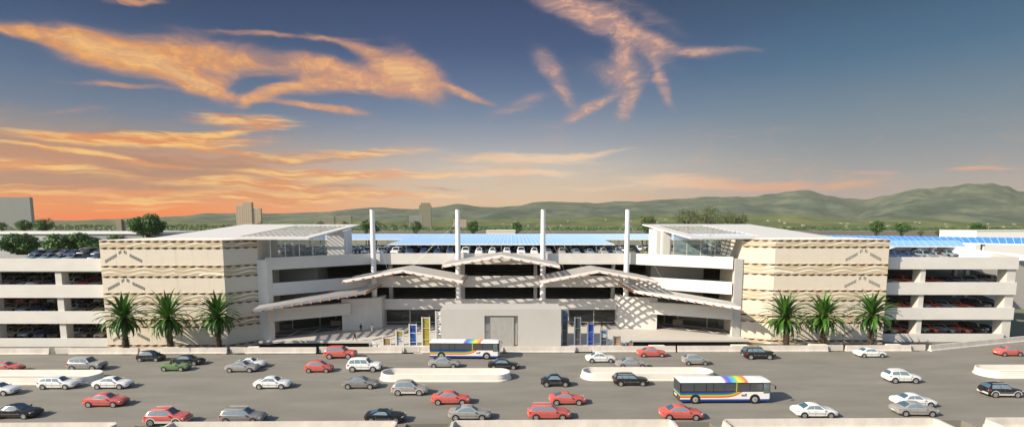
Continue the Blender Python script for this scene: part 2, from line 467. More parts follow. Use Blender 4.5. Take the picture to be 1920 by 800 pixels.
# ------------------------------------------------------------------ the two wave-banded towers
strips_z = [z_at(y, TR) for y in (450, 462, 495, 513.6, 544, 562, 591.3, 603.5, 637)]
ztop = z_at(449, TR); zbot = -1.2
def tower(Y, front, cham, side, vent_px, label, seam_px):
    "front: (x0, x1) of the flat face; cham: end of the splayed face; vents in mirror"
    o = thing('tower', label, 'tower', ((front[0] + front[1]) / 2, Y, zbot))
    left = cham[0] > front[1]
    if left: poly = [(front[0], Y), (front[1], Y), cham, (cham[0], 106), (front[0], 106)]
    else:    poly = [(front[0], Y), (front[1], Y), (front[1], 110), (cham[0], 110), cham]
    m = MB(); m.prism(poly, zbot, ztop - .02); m.build('wall', M_panel, o)
    cap = MB()
    cap.prism([(p[0], p[1] + (.02 if p[1] < 100 else 0)) for p in poly], ztop - .018, ztop + .06)
    cap.build('coping', M_ribbon, o)
    # faces to dress: list of (start, end) in plan
    if left: faces = [(Vector((front[0], Y, 0)), Vector((front[1], Y, 0))), (Vector((front[1], Y, 0)), Vector((cham[0], cham[1], 0)))]
    else:    faces = [(Vector((cham[0], cham[1], 0)), Vector((front[0], Y, 0))), (Vector((front[0], Y, 0)), Vector((front[1], Y, 0)))]
    total0 = 0
    def P(fi, s, z, off):
        a, b = faces[fi]; d = (b - a).normalized(); nrm = Vector((d.y, -d.x, 0))
        return a + d * s + nrm * off + Vector((0, 0, z))
    lens_ = [(b - a).length for a, b in faces]
    bands = [(strips_z[0], strips_z[1], 1), (strips_z[2], strips_z[3], 2), (strips_z[4], strips_z[5], 2), (strips_z[6], strips_z[7], 1), (strips_z[8], zbot + .05, 1)]
    for bi, (zt_, zb_, nrib) in enumerate(bands):
        m = MB()
        for fi, L in enumerate(lens_):
            a, b, c, d = P(fi, 0, zb_, .03), P(fi, L, zb_, .03), P(fi, L, zt_, .03), P(fi, 0, zt_, .03)
            m.quad(a, b, c, d)
        bo = m.build('wave_band', M_band, o)
        m = MB()
        h = zt_ - zb_
        if bi == 4: h = 1.45
        for rI in range(nrib):
            base = zt_ - h * (0.55 if nrib == 1 else (0.34 if rI == 0 else 0.72))
            amp = h * (.20 if nrib == 1 else .13)
            run = 0.0
            for fi, L in enumerate(lens_):
                N = int(L / .35)
                for k in range(N):
                    s0, s1 = L * k / N, L * (k + 1) / N
                    def wv(s):
                        u = run + s
                        ph = 0.0 if left else 1.7
                        jump = 0.0
                        if left and fi == 0 and s > L * .605: jump = 2.6
                        a_ = base + amp * math.sin(2 * PI * (u / 6.1) + ph + jump) 
                        w_ = h * (.055 if nrib == 1 else .04) * (1.0 + .55 * math.sin(2 * PI * u / 6.1 + ph + jump + .8))
                        return a_, w_
                    (z0, w0), (z1, w1) = wv(s0), wv(s1)
                    m.hexa([P(fi, s0, z0 - w0, .06), P(fi, s1, z1 - w1, .06), P(fi, s1, z1 - w1, .031), P(fi, s0, z0 - w0, .031)],
                           [P(fi, s0, z0 + w0, .06), P(fi, s1, z1 + w1, .06), P(fi, s1, z1 + w1, .031), P(fi, s0, z0 + w0, .031)])
                run += L
            # a short extra crest as in the middle bands
            if nrib == 2 and rI == 1:
                fi = 0 if left else 1
                L = lens_[fi]; s_c = L * .90 if left else L * .06
                N = 12
                for k in range(N):
                    s0, s1 = s_c - 2.2 + 4.4 * k / N, s_c - 2.2 + 4.4 * (k + 1) / N
                    s0, s1 = max(.02, s0), min(L - .02, s1)
                    if s1 <= s0: continue
                    f0 = math.cos((s0 - s_c) / 4.4 * PI); f1 = math.cos((s1 - s_c) / 4.4 * PI)
                    za = zb_ + h * .06
                    m.hexa([P(fi, s0, za + h * .16 * f0, .075), P(fi, s1, za + h * .16 * f1, .075), P(fi, s1, za + h * .16 * f1, .031), P(fi, s0, za + h * .16 * f0, .031)],
                           [P(fi, s0, za + h * (.18 + .14 * f0), .075), P(fi, s1, za + h * (.18 + .14 * f1), .075), P(fi, s1, za + h * (.18 + .14 * f1), .031), P(fi, s0, za + h * (.18 + .14 * f0), .031)])
        m.build('wave_ribbon', M_ribbon, bo, smooth=35)
    # scalloped trims: a brown strip with the ledge's lens-shaped shade painted as dark patches, and a rippled ledge above
    per = 1.52
    for zi in strips_z:
        m = MB()
        for fi, L in enumerate(lens_):
            N = max(2, int(L / .19))
            for k in range(N):
                s0, s1 = L * k / N, L * (k + 1) / N
                d0 = .05 + .10 * (1 - math.cos(2 * PI * s0 / per)); d1 = .05 + .10 * (1 - math.cos(2 * PI * s1 / per))
                m.hexa([P(fi, s0, zi + .02, d0), P(fi, s1, zi + .02, d1), P(fi, s1, zi + .02, .0), P(fi, s0, zi + .02, .0)],
                       [P(fi, s0, zi + .11, d0), P(fi, s1, zi + .11, d1), P(fi, s1, zi + .11, .0), P(fi, s0, zi + .11, .0)])
            a, b, c, d = P(fi, 0, zi - .19, .042), P(fi, L, zi - .19, .042), P(fi, L, zi + .015, .042), P(fi, 0, zi + .015, .042)
            m.quad(a, b, c, d)
        tr = m.build('scalloped_trim', M_trim, o)
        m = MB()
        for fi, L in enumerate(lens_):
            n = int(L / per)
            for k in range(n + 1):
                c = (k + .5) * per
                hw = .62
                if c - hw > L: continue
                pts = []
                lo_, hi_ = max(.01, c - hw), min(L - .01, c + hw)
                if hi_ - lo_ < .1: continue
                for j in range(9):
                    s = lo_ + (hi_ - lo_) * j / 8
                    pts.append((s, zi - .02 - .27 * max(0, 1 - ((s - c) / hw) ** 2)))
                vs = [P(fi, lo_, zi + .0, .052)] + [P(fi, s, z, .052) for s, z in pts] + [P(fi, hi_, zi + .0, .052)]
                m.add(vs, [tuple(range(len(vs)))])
        m.build('scallop_painted_shade', M_lens, tr)
    # chevrons of slot windows
    ffront = 0 if left else 1
    fx0 = front[0]
    panels = [(strips_z[1], strips_z[2]), (strips_z[3], strips_z[4]), (strips_z[5], strips_z[6]), (strips_z[7], strips_z[8])]
    for (za, zb_), dx in zip(panels, (0, .12, .22, .3)):
        m = MB()
        hh = za - zb_
        for (s0, n, r0, r1) in ((0.75, 8, .74, .42), (3.25, 2, .27, .22), (4.15, 2, .22, .27), (5.15, 8, .42, .72)):
            for k in range(n):
                s = s0 + k * .27 + vent_px + dx
                zc = za - hh * (r0 + (r1 - r0) * (k / max(1, n - 1)))
                a = P(ffront, s, zc - .27, .004)
                m.hexa([P(ffront, s, zc - .27, .05), P(ffront, s + .15, zc - .27, .05), P(ffront, s + .15, zc - .27, .0), P(ffront, s, zc - .27, .0)],
                       [P(ffront, s, zc + .27, .05), P(ffront, s + .15, zc + .27, .05), P(ffront, s + .15, zc + .27, .0), P(ffront, s, zc + .27, .0)])
        m.build('vent_row', M_vent, o)
    # fine panel joints
    m = MB()
    for fi, L in enumerate(lens_):
        for f in ((.61,) if (left and fi == 0) else ()):
            a, b, c, d = P(fi, L * f, zbot, .006), P(fi, L * f + .05, zbot, .006), P(fi, L * f + .05, ztop - .1, .006), P(fi, L * f, ztop - .1, .006)
            m.quad(a, b, c, d)
        n = int(L / 2.4)
        for k in range(1, n):
            s = L * k / n
            for za, zb_ in panels:
                m.quad(P(fi, s, zb_ + .12, .004), P(fi, s + .018, zb_ + .12, .004), P(fi, s + .018, za - .3, .004), P(fi, s, za - .3, .004))
    m.build('panel_joint', mat('panel_joint', (0.55, 0.47, 0.37), 0.8), o)
    return o
flx0, flx1 = x_at(192.5, 532, TL), x_at(421.5, 532, TL)
yc = TL * slope(646.5) / slope(637.5)
clx = x_at(487, 560, yc)
tower(TL, (flx0, flx1), (clx, yc), 0, 0.0, 'cream wave-banded tower with its splayed side in shade, left of the plaza', 327)
frx0, frx1 = x_at(1449.5, 550, TR), x_at(1661, 550, TR)
yc2 = TR * slope(637) / slope(631.6)
crx = x_at(1387.5, 560, yc2)
tower(TR, (frx0, frx1), (crx, yc2), 0, (frx1 - frx0) - 8.6, 'cream wave-banded tower with a brightly sunlit splayed side, right of the plaza', None)

# ------------------------------------------------------------------ roof pavilions
def pavilion(Yf, pts, core, glass, label, mirror):
    "pts: pixel corners front-left, front-right, back-right, back-left of the roof"
    (fl, fr, br, bl) = pts
    Yb = Yf * 1.344
    A, B = at_y(*fl, Yf), at_y(*fr, Yf)
    Cc, D = at_y(*br, Yb), at_y(*bl, Yb)
    o = thing('roof_pavilion', label, 'pavilion', ((A.x + B.x) / 2, (Yf + Yb) / 2, LEV[3]))
    th = Vector((0, 0, .28))
    def S(u, v):     # roof surface, u across, v front to back
        return (A * (1 - u) + B * u) * (1 - v) + (D * (1 - u) + Cc * u) * v
    m = MB()
    u0, u1, v0, v1 = ((.50, .93, .1, .9) if not mirror else (.10, .53, .1, .9))
    us, vs = [0, u0, u1, 1], [0, v0, v1, 1]
    for i in range(3):
        for j in range(3):
            if i == 1 and j == 1: continue
            q = [S(us[i], vs[j]), S(us[i+1], vs[j]), S(us[i+1], vs[j+1]), S(us[i], vs[j+1])]
            m.hexa([p - th for p in q], q)
    roof = m.build('roof', M_pav_w, o)
    m = MB()
    n1, n2 = 11, 13
    for i in range(1, n1):
        u = u0 + (u1 - u0) * i / n1
        m.bar(S(u, v0) - Vector((0, 0, .012)), S(u, v1) - Vector((0, 0, .012)), .42, .012)
    for j in range(1, n2):
        v = v0 + (v1 - v0) * j / n2
        m.bar(S(u0, v) - Vector((0, 0, .026)), S(u1, v) - Vector((0, 0, .026)), .50, .012)
    m.build('roof_lattice', M_pav_w, roof)
    # core block
    cx0, cx1, cy0, cy1 = core
    m = MB(); m.box(cx0, cx1, cy0, cy1, LEV[3], 20.3 + (0 if not mirror else 0))
    # slope its top under the roof
    m.v = [(x, y, z if z < 16 else A.z + (D.z - A.z) * (y - Yf) / (Yb - Yf) - .30) for x, y, z in m.v]
    m.build('core_wall', M_pav_w, o)
    # glass walls
    pw = None
    for (gx0, gy0, gx1, gy1, n) in glass:
        for i in range(n):
            a, b = i / n, (i + 1) / n
            x0, y0, x1, y1 = gx0 + (gx1 - gx0) * a, gy0 + (gy1 - gy0) * a, gx0 + (gx1 - gx0) * b, gy0 + (gy1 - gy0) * b
            def rz_(y): return A.z + (D.z - A.z) * (y - Yf) / (Yb - Yf) - .32
            m = MB()
            dx, dy = x1 - x0, y1 - y0; L = math.hypot(dx, dy); nx, ny = -dy / L * .04, dx / L * .04
            m.hexa([(x0, y0, LEV[3]), (x1, y1, LEV[3]), (x1 + nx, y1 + ny, LEV[3]), (x0 + nx, y0 + ny, LEV[3])],
                   [(x0, y0, rz_(y0)), (x1, y1, rz_(y1)), (x1 + nx, y1 + ny, rz_(y1)), (x0 + nx, y0 + ny, rz_(y0))])
            pn = m.build('glass_wall', M_gpav, o)
            m = MB(); m.bar((x0, y0, LEV[3]), (x0, y0, rz_(y0)), .13, .13); m.build('mullion', M_metal, pn)
    for (x, y) in ([(glass[0][0] + .5, glass[0][1] + 9), (glass[0][0] + 9, glass[0][1] + 16)] if not mirror else [(glass[0][2] - .5, glass[0][3] + 9), (glass[0][2] - 9, glass[0][3] + 14)]):
        m = MB(); m.bar((x, y, LEV[3]), (x, y, A.z + (D.z - A.z) * (y - Yf) / (Yb - Yf) - .3), .45, .45); m.build('post', M_white, o)
    return o
pavilion(95.0, ((284, 446), (578.5, 446), (675, 420.3), (460, 420.3)),
         (x_at(613, 450, 113), x_at(645, 450, 113), 113, 118.6),
         [(-44.6, 98.4, x_at(611, 470, 108.6), 108.6, 4)],
         'white-roofed glass pavilion on the left half of the roof deck, seen in shade', False)
pavilion(95.0 * RATIO, ((1295.5, 445), (1571, 445), (1405, 420), (1204, 420)),
         (x_at(1231, 450, 116), x_at(1259, 450, 116), 116, 122.6),
         [(x_at(1263, 470, 110.5), 110.5, 41.2, 100.6, 4)],
         'white-roofed glass pavilion on the right half of the roof deck, in bright sun', True)

# ------------------------------------------------------------------ entrance block in the middle
Yk = at_z(940, 655, -.4).y + .6
kx0, kx1 = x_at(827, 620, Yk), x_at(1052, 620, Yk)
kz = z_at(579.5, Yk); Ykb = Yk + 6.4
ent = thing('entrance_block', 'plain cream box-shaped entrance block with a deep doorway behind the small bus', 'entrance', ((kx0 + kx1) / 2, Yk + 3, 0))
dx0, dx1, dz = x_at(908.5, 620, Yk), x_at(971, 620, Yk), z_at(591.5, Yk)
m = MB()
m.box(kx0, dx0, Yk, Ykb, -6, kz); m.box(dx1, kx1, Yk, Ykb, -6, kz); m.box(dx0 + .001, dx1 - .001, Yk, Ykb, dz, kz - .001)
m.build('wall', mat('entrance_wall', (0.485, 0.472, 0.448), 0.8, noise=.03, scale=.4), ent)
m = MB(); m.box(x_at(920, 620, Yk + 2), x_at(963.5, 620, Yk + 2), Yk + .22, Yk + .45, -1, z_at(593.2, Yk + .3)); m.build('door_panel', mat('door_mesh', (0.36, 0.352, 0.33), 0.6, noise=.15, scale=9, stretch=(1, 1, .1)), ent)
for a, b in ((909.5, 918.5), (965, 970)):  # pale patches: sunlight in the door slots put into the colour
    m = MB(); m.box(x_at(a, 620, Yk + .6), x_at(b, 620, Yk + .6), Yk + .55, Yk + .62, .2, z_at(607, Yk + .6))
    m.build('painted_sunlit_slot', mat('painted_sunlit_slot', (0.75, 0.68, 0.58), 0.5), ent)
m = MB()
for z in (z_at(607, Yk), z_at(623, Yk)):
    m.box(dx0 + .02, dx1 - .02, Yk + .46, Yk + .54, z - .06, z + .06)
m.build('transom', M_metal, ent)
m = MB(); m.box(dx0 + .002, dx1 - .002, Yk + .7, Yk + .8, -2, dz - .01); m.build('door_recess', mat('door_recess', (0.42, 0.41, 0.39), .7), ent)
# ------------------------------------------------------------------ trellis canopies
def facade_y(x):
    if x < XCL:
        return IL[0][1] + (x - IL[0][0]) / (IL[1][0] - IL[0][0]) * (IL[1][1] - IL[0][1])
    if x > XCR:
        return IR[0][1] + (x - IR[0][0]) / (IR[1][0] - IR[0][0]) * (IR[1][1] - IR[0][1])
    return CY

PURL = 1.02
def canopy(surf, nu, nv, label, ridge=None, end_dark=None):
    """surf(u, v) -> point on the top; u along the front edge (0..1), v from front to back.
    rafters run along v, purlins along u; ridge = list of u breaks"""
    A = surf(0, 0)
    o = thing('trellis_canopy', label, 'canopy', (surf(.5, .5).x, surf(.5, .5).y, 0), 'white timber trellis canopies over the plaza')
    br = [0] + (ridge or []) + [1]
    dn = Vector((0, 0, -1))
    def vmax(u):
        v = 1.0
        while v > .1:
            p = surf(u, v)
            if p.y < facade_y(p.x) - .25: return v
            v -= .02
        return .1
    # fascia
    m = MB()
    for a, b in zip(br, br[1:]):
        p, q = surf(a, 0), surf(b, 0)
        m.hexa([p + dn * .52, q + dn * .52, q + dn * .52 + Vector((0, .14, 0)), p + dn * .52 + Vector((0, .14, 0))], [p, q, q + Vector((0, .14, 0)), p + Vector((0, .14, 0))])
    m.build('fascia', M_slat, o)
    # purlins in one lattice part
    m = MB()
    for j in range(1, nv + 1):
        v = j / nv
        for a, b in zip(br, br[1:]):
            N = 8
            seg = []
            for k in range(N):
                u0, u1 = a + (b - a) * k / N, a + (b - a) * (k + 1) / N
                if vmax((u0 + u1) / 2) >= v - .001: seg.append((u0, u1))
            if not seg: continue
            p, q = surf(seg[0][0], v), surf(seg[-1][1], v)
            m.bar(p + dn * .12, q + dn * .12, .30, .22)
    m.build('purlin_lattice', M_purl, o)
    for i in range(nu + 1):
        u = .004 + .992 * i / nu
        vm = vmax(u)
        p, q = surf(u, 0), surf(u, vm)
        d = (q - p).normalized()
        m = MB(); m.bar(p - d * .50 + dn * .44, q + dn * .44, .28, .30); m.build('rafter', M_wood, o)
    return o

def gable(front, Yf, Yb, label):
    (l, pk, r_) = front
    L, P, Rr = at_y(*l, Yf), at_y(*pk, Yf), at_y(*r_, Yf)
    us = (P.x - L.x) / (Rr.x - L.x)
    def S(u, v):
        if u <= us: q = L + (P - L) * (u / us)
        else: q = P + (Rr - P) * ((u - us) / (1 - us))
        return Vector((q.x, Yf + (Yb - Yf) * v, q.z))
    return canopy(S, 12, 12, label, [us])
gable(((829, 496.5), (940.5, 477.5), (1050, 497.5)), 99.5, 110.0, 'highest gabled white trellis canopy, over the middle of the plaza between the two inner masts')
gable(((642.5, 525), (754, 505.5), (868, 526)), 99.5, 110.0, 'gabled white trellis canopy between the first and second mast from the left')
gable(((1012, 527), (1122, 506), (1232.5, 525.5)), 99.5, 110.0, 'gabled white trellis canopy between the third and fourth mast, with orange rafter ends')
def shed(p1, p2, p3, p4, label):
    def S(u, v):
        return (p1 * (1 - u) + p2 * u) * (1 - v) + (p4 * (1 - u) + p3 * u) * v
    return canopy(S, 12, 10, label, None)
o = shed(at_y(473, 580, 90.5), at_y(686, 545.5, 100), at_y(716, 530, 108.2), at_y(487, 571, 96.3), 'low sloping white trellis canopy in front of the shaded inner wing, beside the left tower')
o = shed(at_y(1190, 544, 101), at_y(1389, 575, 93.8), at_y(1372, 565, 98.6), at_y(1160, 529, 108.4), 'low sloping white trellis canopy in front of the sunlit inner wing, beside the right tower')

# ------------------------------------------------------------------ masts with stay cables
def mast(px, label, stays):
    Y = CY - 1.1
    b, t = at_y(px[1], 560, Y), at_y(px[0], 393, Y)
    x = (b.x + t.x) / 2
    o = thing('mast', label, 'mast', (x, Y, zp[0][1]), 'white steel masts along the front of the car park')
    m = MB(); m.tube([(x, Y, zp[0][1] - (2.0 if stays[2] else 0.0)), (x, Y, zp[0][1] + 5), (x, Y, t.z)], [.56, .56, .46], 20); pole = m.build('pole', M_mast, o, smooth=40)
    m = MB(); m.tube([(x, Y, t.z), (x, Y, t.z + .06)], [.50, .50], 20); m.build('cap', M_metal, pole, smooth=40)
    m = MB(); m.tube([(x, Y, zp[0][1] + .01), (x, Y, zp[0][1] + .35)], [.8, .7], 20); m.build('base_collar', M_mast, o, smooth=40)
    zt = z_at(414, Y)
    for (qx, qy, qY) in stays[0]:
        e = at_y(qx, qy, qY)
        m = MB(); m.tube([(x, Y, zt), e], .016, 5); m.build('stay_cable', M_metal, o)
    for (qx, qy, qY) in stays[1]:
        e = at_y(qx, qy, qY)
        m = MB(); m.tube([(x, Y, zt), e], .016, 5); m.build('stay_cable', M_metal, o)
    return o
mast((697, 703), 'leftmost white mast, rising past the left gabled canopy', (((727, 506, 106), (620, 440, 125)), ((790, 497, 107.5),), True))
mast((857.5, 860.5), 'second white mast from the left, beside the highest canopy', (((775, 497, 108), (828, 497, 103)), ((905, 478, 105),), False))
mast((1019, 1017), 'third white mast from the left, at the right end of the highest canopy', (((1095, 505, 106), (940, 474, 105)), ((1060, 510, 106),), False))
mast((1177, 1173.5), 'rightmost white mast, rising past the right gabled canopy', (((1150, 505, 106), (1100, 497, 107)), ((1240, 520, 106),), True))

# ------------------------------------------------------------------ banner pylons
def pylon(px0, px1, ytop, cells, frame, label, Y, three=True):
    "cells: list of (colour name, height share) from the top"
    x0, x1 = x_at(px0, 630, Y), x_at(px1, 630, Y)
    z1 = z_at(ytop, Y); z0 = -1.0
    o = thing('banner_pylon', label, 'banner', ((x0 + x1) / 2, Y, z0), 'tall framed banner pylons by the roadway')
    m = MB()
    m.box(x0, x0 + .2, Y, Y + .34, z0, z1); m.box(x1 - .13, x1, Y, Y + .34, z0, z1)
    m.box(x0 + .201, x1 - .131, Y + .1, Y + .3, z1 - .22, z1 - .08)
    n = max(1, int((z1 - z0) / 1.6))
    for k in range(1, n):
        z = z1 - (z1 - z0) * k / n
        m.box(x0 + .201, x1 - .131, Y + .02, Y + .16, z - .028, z + .028)
    m.build('frame', frame, o)
    tot = sum(c[1] for c in cells); z = z1 - .23
    for cm, h in cells:
        hh = (z1 - .23 - z0) * h / tot
        m = MB(); m.box(x0 + .205, x1 - .135, Y + .17, Y + .24, z - hh + .004, z); m.build('banner', cm, o)
        z -= hh
    return o
def flat(n, c, rough=.5, noise=0.0, scale=2.0): return mat(n, lin(c), rough, noise=noise, scale=scale)
def patch_mat(name, c1, c2, c3, scale):
    "printed banner: soft irregular patches of three colours"
    m = bpy.data.materials.new(name); m.use_nodes = True; nt = m.node_tree; b = nt.nodes['Principled BSDF']
    tc = nt.nodes.new('ShaderNodeTexCoord'); nz = nt.nodes.new('ShaderNodeTexNoise'); nz.inputs['Scale'].default_value = scale; nz.inputs['Detail'].default_value = 3
    rp = nt.nodes.new('ShaderNodeValToRGB'); rp.color_ramp.interpolation = 'EASE'
    for e, (p, c) in zip(rp.color_ramp.elements, ((.38, c1), (.62, c3))): e.position = p; e.color = (*[v * .68 for v in lin(c)], 1)
    e = rp.color_ramp.elements.new(.5); e.color = (*[v * .68 for v in lin(c2)], 1)
    nt.links.new(tc.outputs['Object'], nz.inputs['Vector']); nt.links.new(nz.outputs['Fac'], rp.inputs[0]); nt.links.new(rp.outputs[0], b.inputs['Base Color'])
    b.inputs['Roughness'].default_value = .5
    return m
b_blue = patch_mat('banner_blue', (25, 60, 150), (30, 80, 170), (90, 190, 220), 1.1)
b_lime = patch_mat('banner_lime', (150, 160, 50), (185, 180, 60), (200, 130, 60), 1.3)
b_olive = patch_mat('banner_olive', (150, 165, 60), (170, 170, 70), (190, 110, 90), 1.5)
b_sky = patch_mat('banner_sky', (70, 110, 170), (185, 195, 210), (215, 215, 220), 1.2)
b_multi = patch_mat('banner_multi', (200, 90, 60), (170, 170, 70), (140, 90, 150), 2.2)
b_dark = patch_mat('banner_dark', (62, 66, 58), (70, 84, 88), (92, 80, 70), 1.0)  # back-lit darkness of the right row put into the panel colours
b_deep = patch_mat('banner_deep_blue', (24, 52, 150), (30, 66, 190), (60, 120, 225), .8)
b_bsky = patch_mat('banner_dusk', (70, 100, 140), (110, 140, 170), (60, 75, 75), .9)
b_tan = patch_mat('banner_tan', (200, 170, 130), (190, 150, 105), (150, 105, 70), 1.4)
b_peach = patch_mat('banner_peach', (225, 160, 115), (215, 150, 105), (200, 140, 110), 1.0)
b_white = flat('banner_white', (225, 225, 225))
fr_w = mat('pylon_white_frame', (0.62, 0.615, 0.60), .5); fr_b = mat('pylon_blue_frame', (0.20, 0.25, 0.31), .4)
YB = Yk + .9
pylon(691.5, 706, 643.5, [(b_white, 1)], fr_w, 'shortest banner pylon, plain white, left end of the left row', YB + .3)
pylon(716.5, 732.5, 632, [(b_multi, 1)], fr_w, 'short white-framed banner pylon with red and green strips, second from the left end', YB + .2)
pylon(741.5, 756.5, 618.5, [(b_olive, .32), (b_sky, .9)], fr_w, 'white-framed banner pylon with an olive top above pale blue', YB + .1)
pylon(766.5, 781.5, 607, [(b_blue, 1), (b_blue, 1)], fr_w, 'white-framed banner pylon printed in strong blue and cyan', YB)
pylon(790.5, 806.5, 594, [(b_lime, 1)], fr_w, 'tall yellow-green banner pylon next to the lettered white one', YB - .1)
lp = pylon(816.5, 826.8, 583, [(b_white, 1)], fr_w, 'tallest white banner pylon with black vertical lettering, touching the entrance block', YB - .2)
# illegible black glyph column on the lettered pylon
m = MB()
rr = random.Random(5)
xx0, xx1 = x_at(821, 630, YB - .2), x_at(825.2, 630, YB - .2)
z = z_at(588, YB); 
while z > .2:
    h = rr.uniform(.25, .45)
    for _ in range(3):
        a = rr.uniform(xx0, xx1 - .14); zz = z - rr.uniform(0, h * .7)
        m.box(a, a + rr.uniform(.12, .34), YB - .2 + .008, YB - .2 + .012, zz - .12, zz)
    z -= h + .12
m.v = [(x, y - .03, z) for x, y, z in m.v]
m.build('lettering', M_black, lp)
pylon(1053, 1064.5, 580, [(b_bsky, .5), (b_dark, 1)], fr_b, 'tallest dark glass banner pylon, touching the entrance block on its right', YB)
pylon(1076.5, 1089, 594, [(b_dark, 1), (b_dark, 1)], fr_b, 'dark blue-framed banner pylon with blackish panels, second from the entrance block', YB)
pylon(1101, 1113.5, 605, [(b_deep, 1), (b_deep, 1)], fr_b, 'blue-framed banner pylon printed deep royal blue', YB)
pylon(1125.5, 1139, 618, [(b_sky, .4), (b_dark, .8)], fr_b, 'blue-framed banner pylon with a pale top and dark lower panels', YB)
pylon(1149.5, 1164, 629.5, [(b_tan, 1)], fr_b, 'short banner pylon with tan panels', YB)
pylon(1173.5, 1187.5, 641, [(b_peach, 1)], fr_b, 'shortest banner pylon of the right row, plain peach', YB)

# ------------------------------------------------------------------ road barriers
def barrier_prof(mb, pts, h=1.0, wb=.34, wt=.12, foot=.3, closed=False, mi=0):
    "jersey profile swept along a plan path (half widths wb at the base, wt at the top)"
    prof = [(-wb, 0), (-wb, .12), (-wb * .62, foot), (-wt, h), (wt, h), (wb * .62, foot), (wb, .12), (wb, 0)]
    n = len(pts); rings = []
    for i, p in enumerate(pts):
        a = pts[(i - 1) % n] if (closed or i > 0) else p
        b = pts[(i + 1) % n] if (closed or i < n - 1) else p
        d = Vector((b[0] - a[0], b[1] - a[1], 0)).normalized(); nr = Vector((d.y, -d.x, 0))
        z0 = p[2] if len(p) > 2 else 0.0
        rings.append([(p[0] + nr.x * o_, p[1] + nr.y * o_, z0 + z_) for o_, z_ in prof])
    o0 = len(mb.v); k = len(prof)
    for rg in rings: mb.v += rg
    for i in range(n if closed else n - 1):
        j = (i + 1) % n
        for q in range(k - 1):
            mb.f.append((o0 + i * k + q, o0 + j * k + q, o0 + j * k + q + 1, o0 + i * k + q + 1)); mb.m.append(mi)
    if not closed:
        mb.f.append(tuple(o0 + q for q in range(k))); mb.m.append(mi)
        e = o0 + (n - 1) * k
        mb.f.append(tuple(e + q for q in range(k - 1, -1, -1))); mb.m.append(mi)

def set_at(o, c):
    "move the origin of a one-mesh thing to c, keeping it in place"
    c = Vector(c)
    o.data.transform(Matrix.Translation(-c)); o.location = c
    return o

far_segs = [(-300, 91, 0, 'far kerb-side barrier block, left end of the row'), (98, 126.5, 1, 'short set-back barrier block left of the first palm'), (128, 258, 0, 'far barrier block in front of the leftmost palm'),
            (262.5, 424.5, 0, 'far barrier block in front of the second and third palms'), (428.5, 457, 1, 'short set-back barrier block right of the third palm'), (459, 592, 0, 'far barrier block left of the red off-roader'),
            (596.5, 650, 1, 'short set-back barrier block behind the red off-roader'), (652, 753.5, 0, 'far barrier block in front of the short banner pylons'), (756.5, 785.5, 1, 'short set-back barrier block below the blue banner pylon'),
            (788, 940, 0, 'far barrier block behind the small bus'), (943, 948, 1, 'narrow barrier stub just right of the small bus'), (950, 1077.5, 0, 'far barrier block in front of the entrance block'),
            (1080, 1109, 1, 'short set-back barrier block below the royal blue banner pylon'), (1112, 1267, 0, 'far barrier block behind the red saloon near the right pylons'), (1271, 1420, 0, 'far barrier block left of the black off-roader'),
            (1424, 1553, 0, 'far barrier block in front of the two right palms nearest the plaza'), (1555.5, 1584, 1, 'short set-back barrier block before the last palm'), (1587.5, 1709, 0, 'far barrier block behind the white saloon on the right'),
            (1711.5, 1739, 1, 'short set-back barrier block where the ramp barrier starts')]
for a, b, kind, lab in far_segs:
    pa = at_z(a, 664.5 - a / 1740 * 6.7, 0); pb = at_z(b, 664.5 - b / 1740 * 6.7, 0)
    m = MB()
    off = .30 if kind == 0 else .62
    if kind == 0: barrier_prof(m, [(pa.x, pa.y + off), (pb.x, pb.y + off)], 1.0)
    else: m.hexa([(pa.x, pa.y + .5, 0), (pb.x, pb.y + .5, 0), (pb.x, pb.y + .8, 0), (pa.x, pa.y + .8, 0)], [(pa.x, pa.y + .5, .98), (pb.x, pb.y + .5, .98), (pb.x, pb.y + .8, .98), (pa.x, pa.y + .8, .98)])
    o = m.build('road_barrier', M_barr)
    set_at(o, ((pa.x + pb.x) / 2, (pa.y + pb.y) / 2 + off, 0))
    tag(o, lab, 'barrier', 'concrete barriers along the far side of the roadway')
# ramp barrier sweeping away at the right
m = MB(); barrier_prof(m, [tuple(at_z(1743, 657.5, 0))[:2], tuple(at_z(1830, 648.5, 0))[:2], tuple(at_z(1925, 639, 0))[:2], (128, 104.3)], 1.0)
o = m.build('road_barrier', M_barr); set_at(o, at_z(1830, 648.5, 0)); tag(o, 'long angled barrier running back along the ramp at the right edge', 'barrier', 'concrete barriers along the far side of the roadway')
# pale caps standing behind the far barriers
for a, b, y, lab in ((143, 177, 655.5, 'pale concrete cap block behind the barrier under the left wing'), (300, 336, 653, 'pale concrete cap block behind the barrier between two left palms'), (462, 488, 651.5, 'pale concrete cap block behind the barrier under the left canopy'), (775, 800, 650.5, 'pale concrete cap block under the yellow-green pylon'),
                     (1217, 1252, 649, 'pale concrete cap block behind the barrier near the red saloon'), (1372, 1408, 648, 'pale concrete cap block behind the barrier by the right tower corner'), (1518, 1556, 647, 'pale concrete cap block behind the barrier by the middle right palm'), (1664, 1695, 647, 'pale concrete cap block behind the barrier under the right wing')):
    Y = yfar(x_at(a, 650, 90)) + .9
    x0, x1 = x_at(a, y, Y), x_at(b, y, Y); z = z_at(y - 1.2, Y)
    m = MB(); m.hexa([(x0, Y, -.8), (x1, Y, -.8), (x1, Y + .8, -.8), (x0, Y + .8, -.8)], [(x0 + .1, Y + .05, z), (x1 - .35, Y + .05, z), (x1 - .5, Y + .75, z), (x0 + .1, Y + .75, z)])
    o = m.build('cap_block', M_ribbon); set_at(o, ((x0 + x1) / 2, Y + .4, -.8)); tag(o, lab, 'block', 'pale cap blocks behind the far barriers')
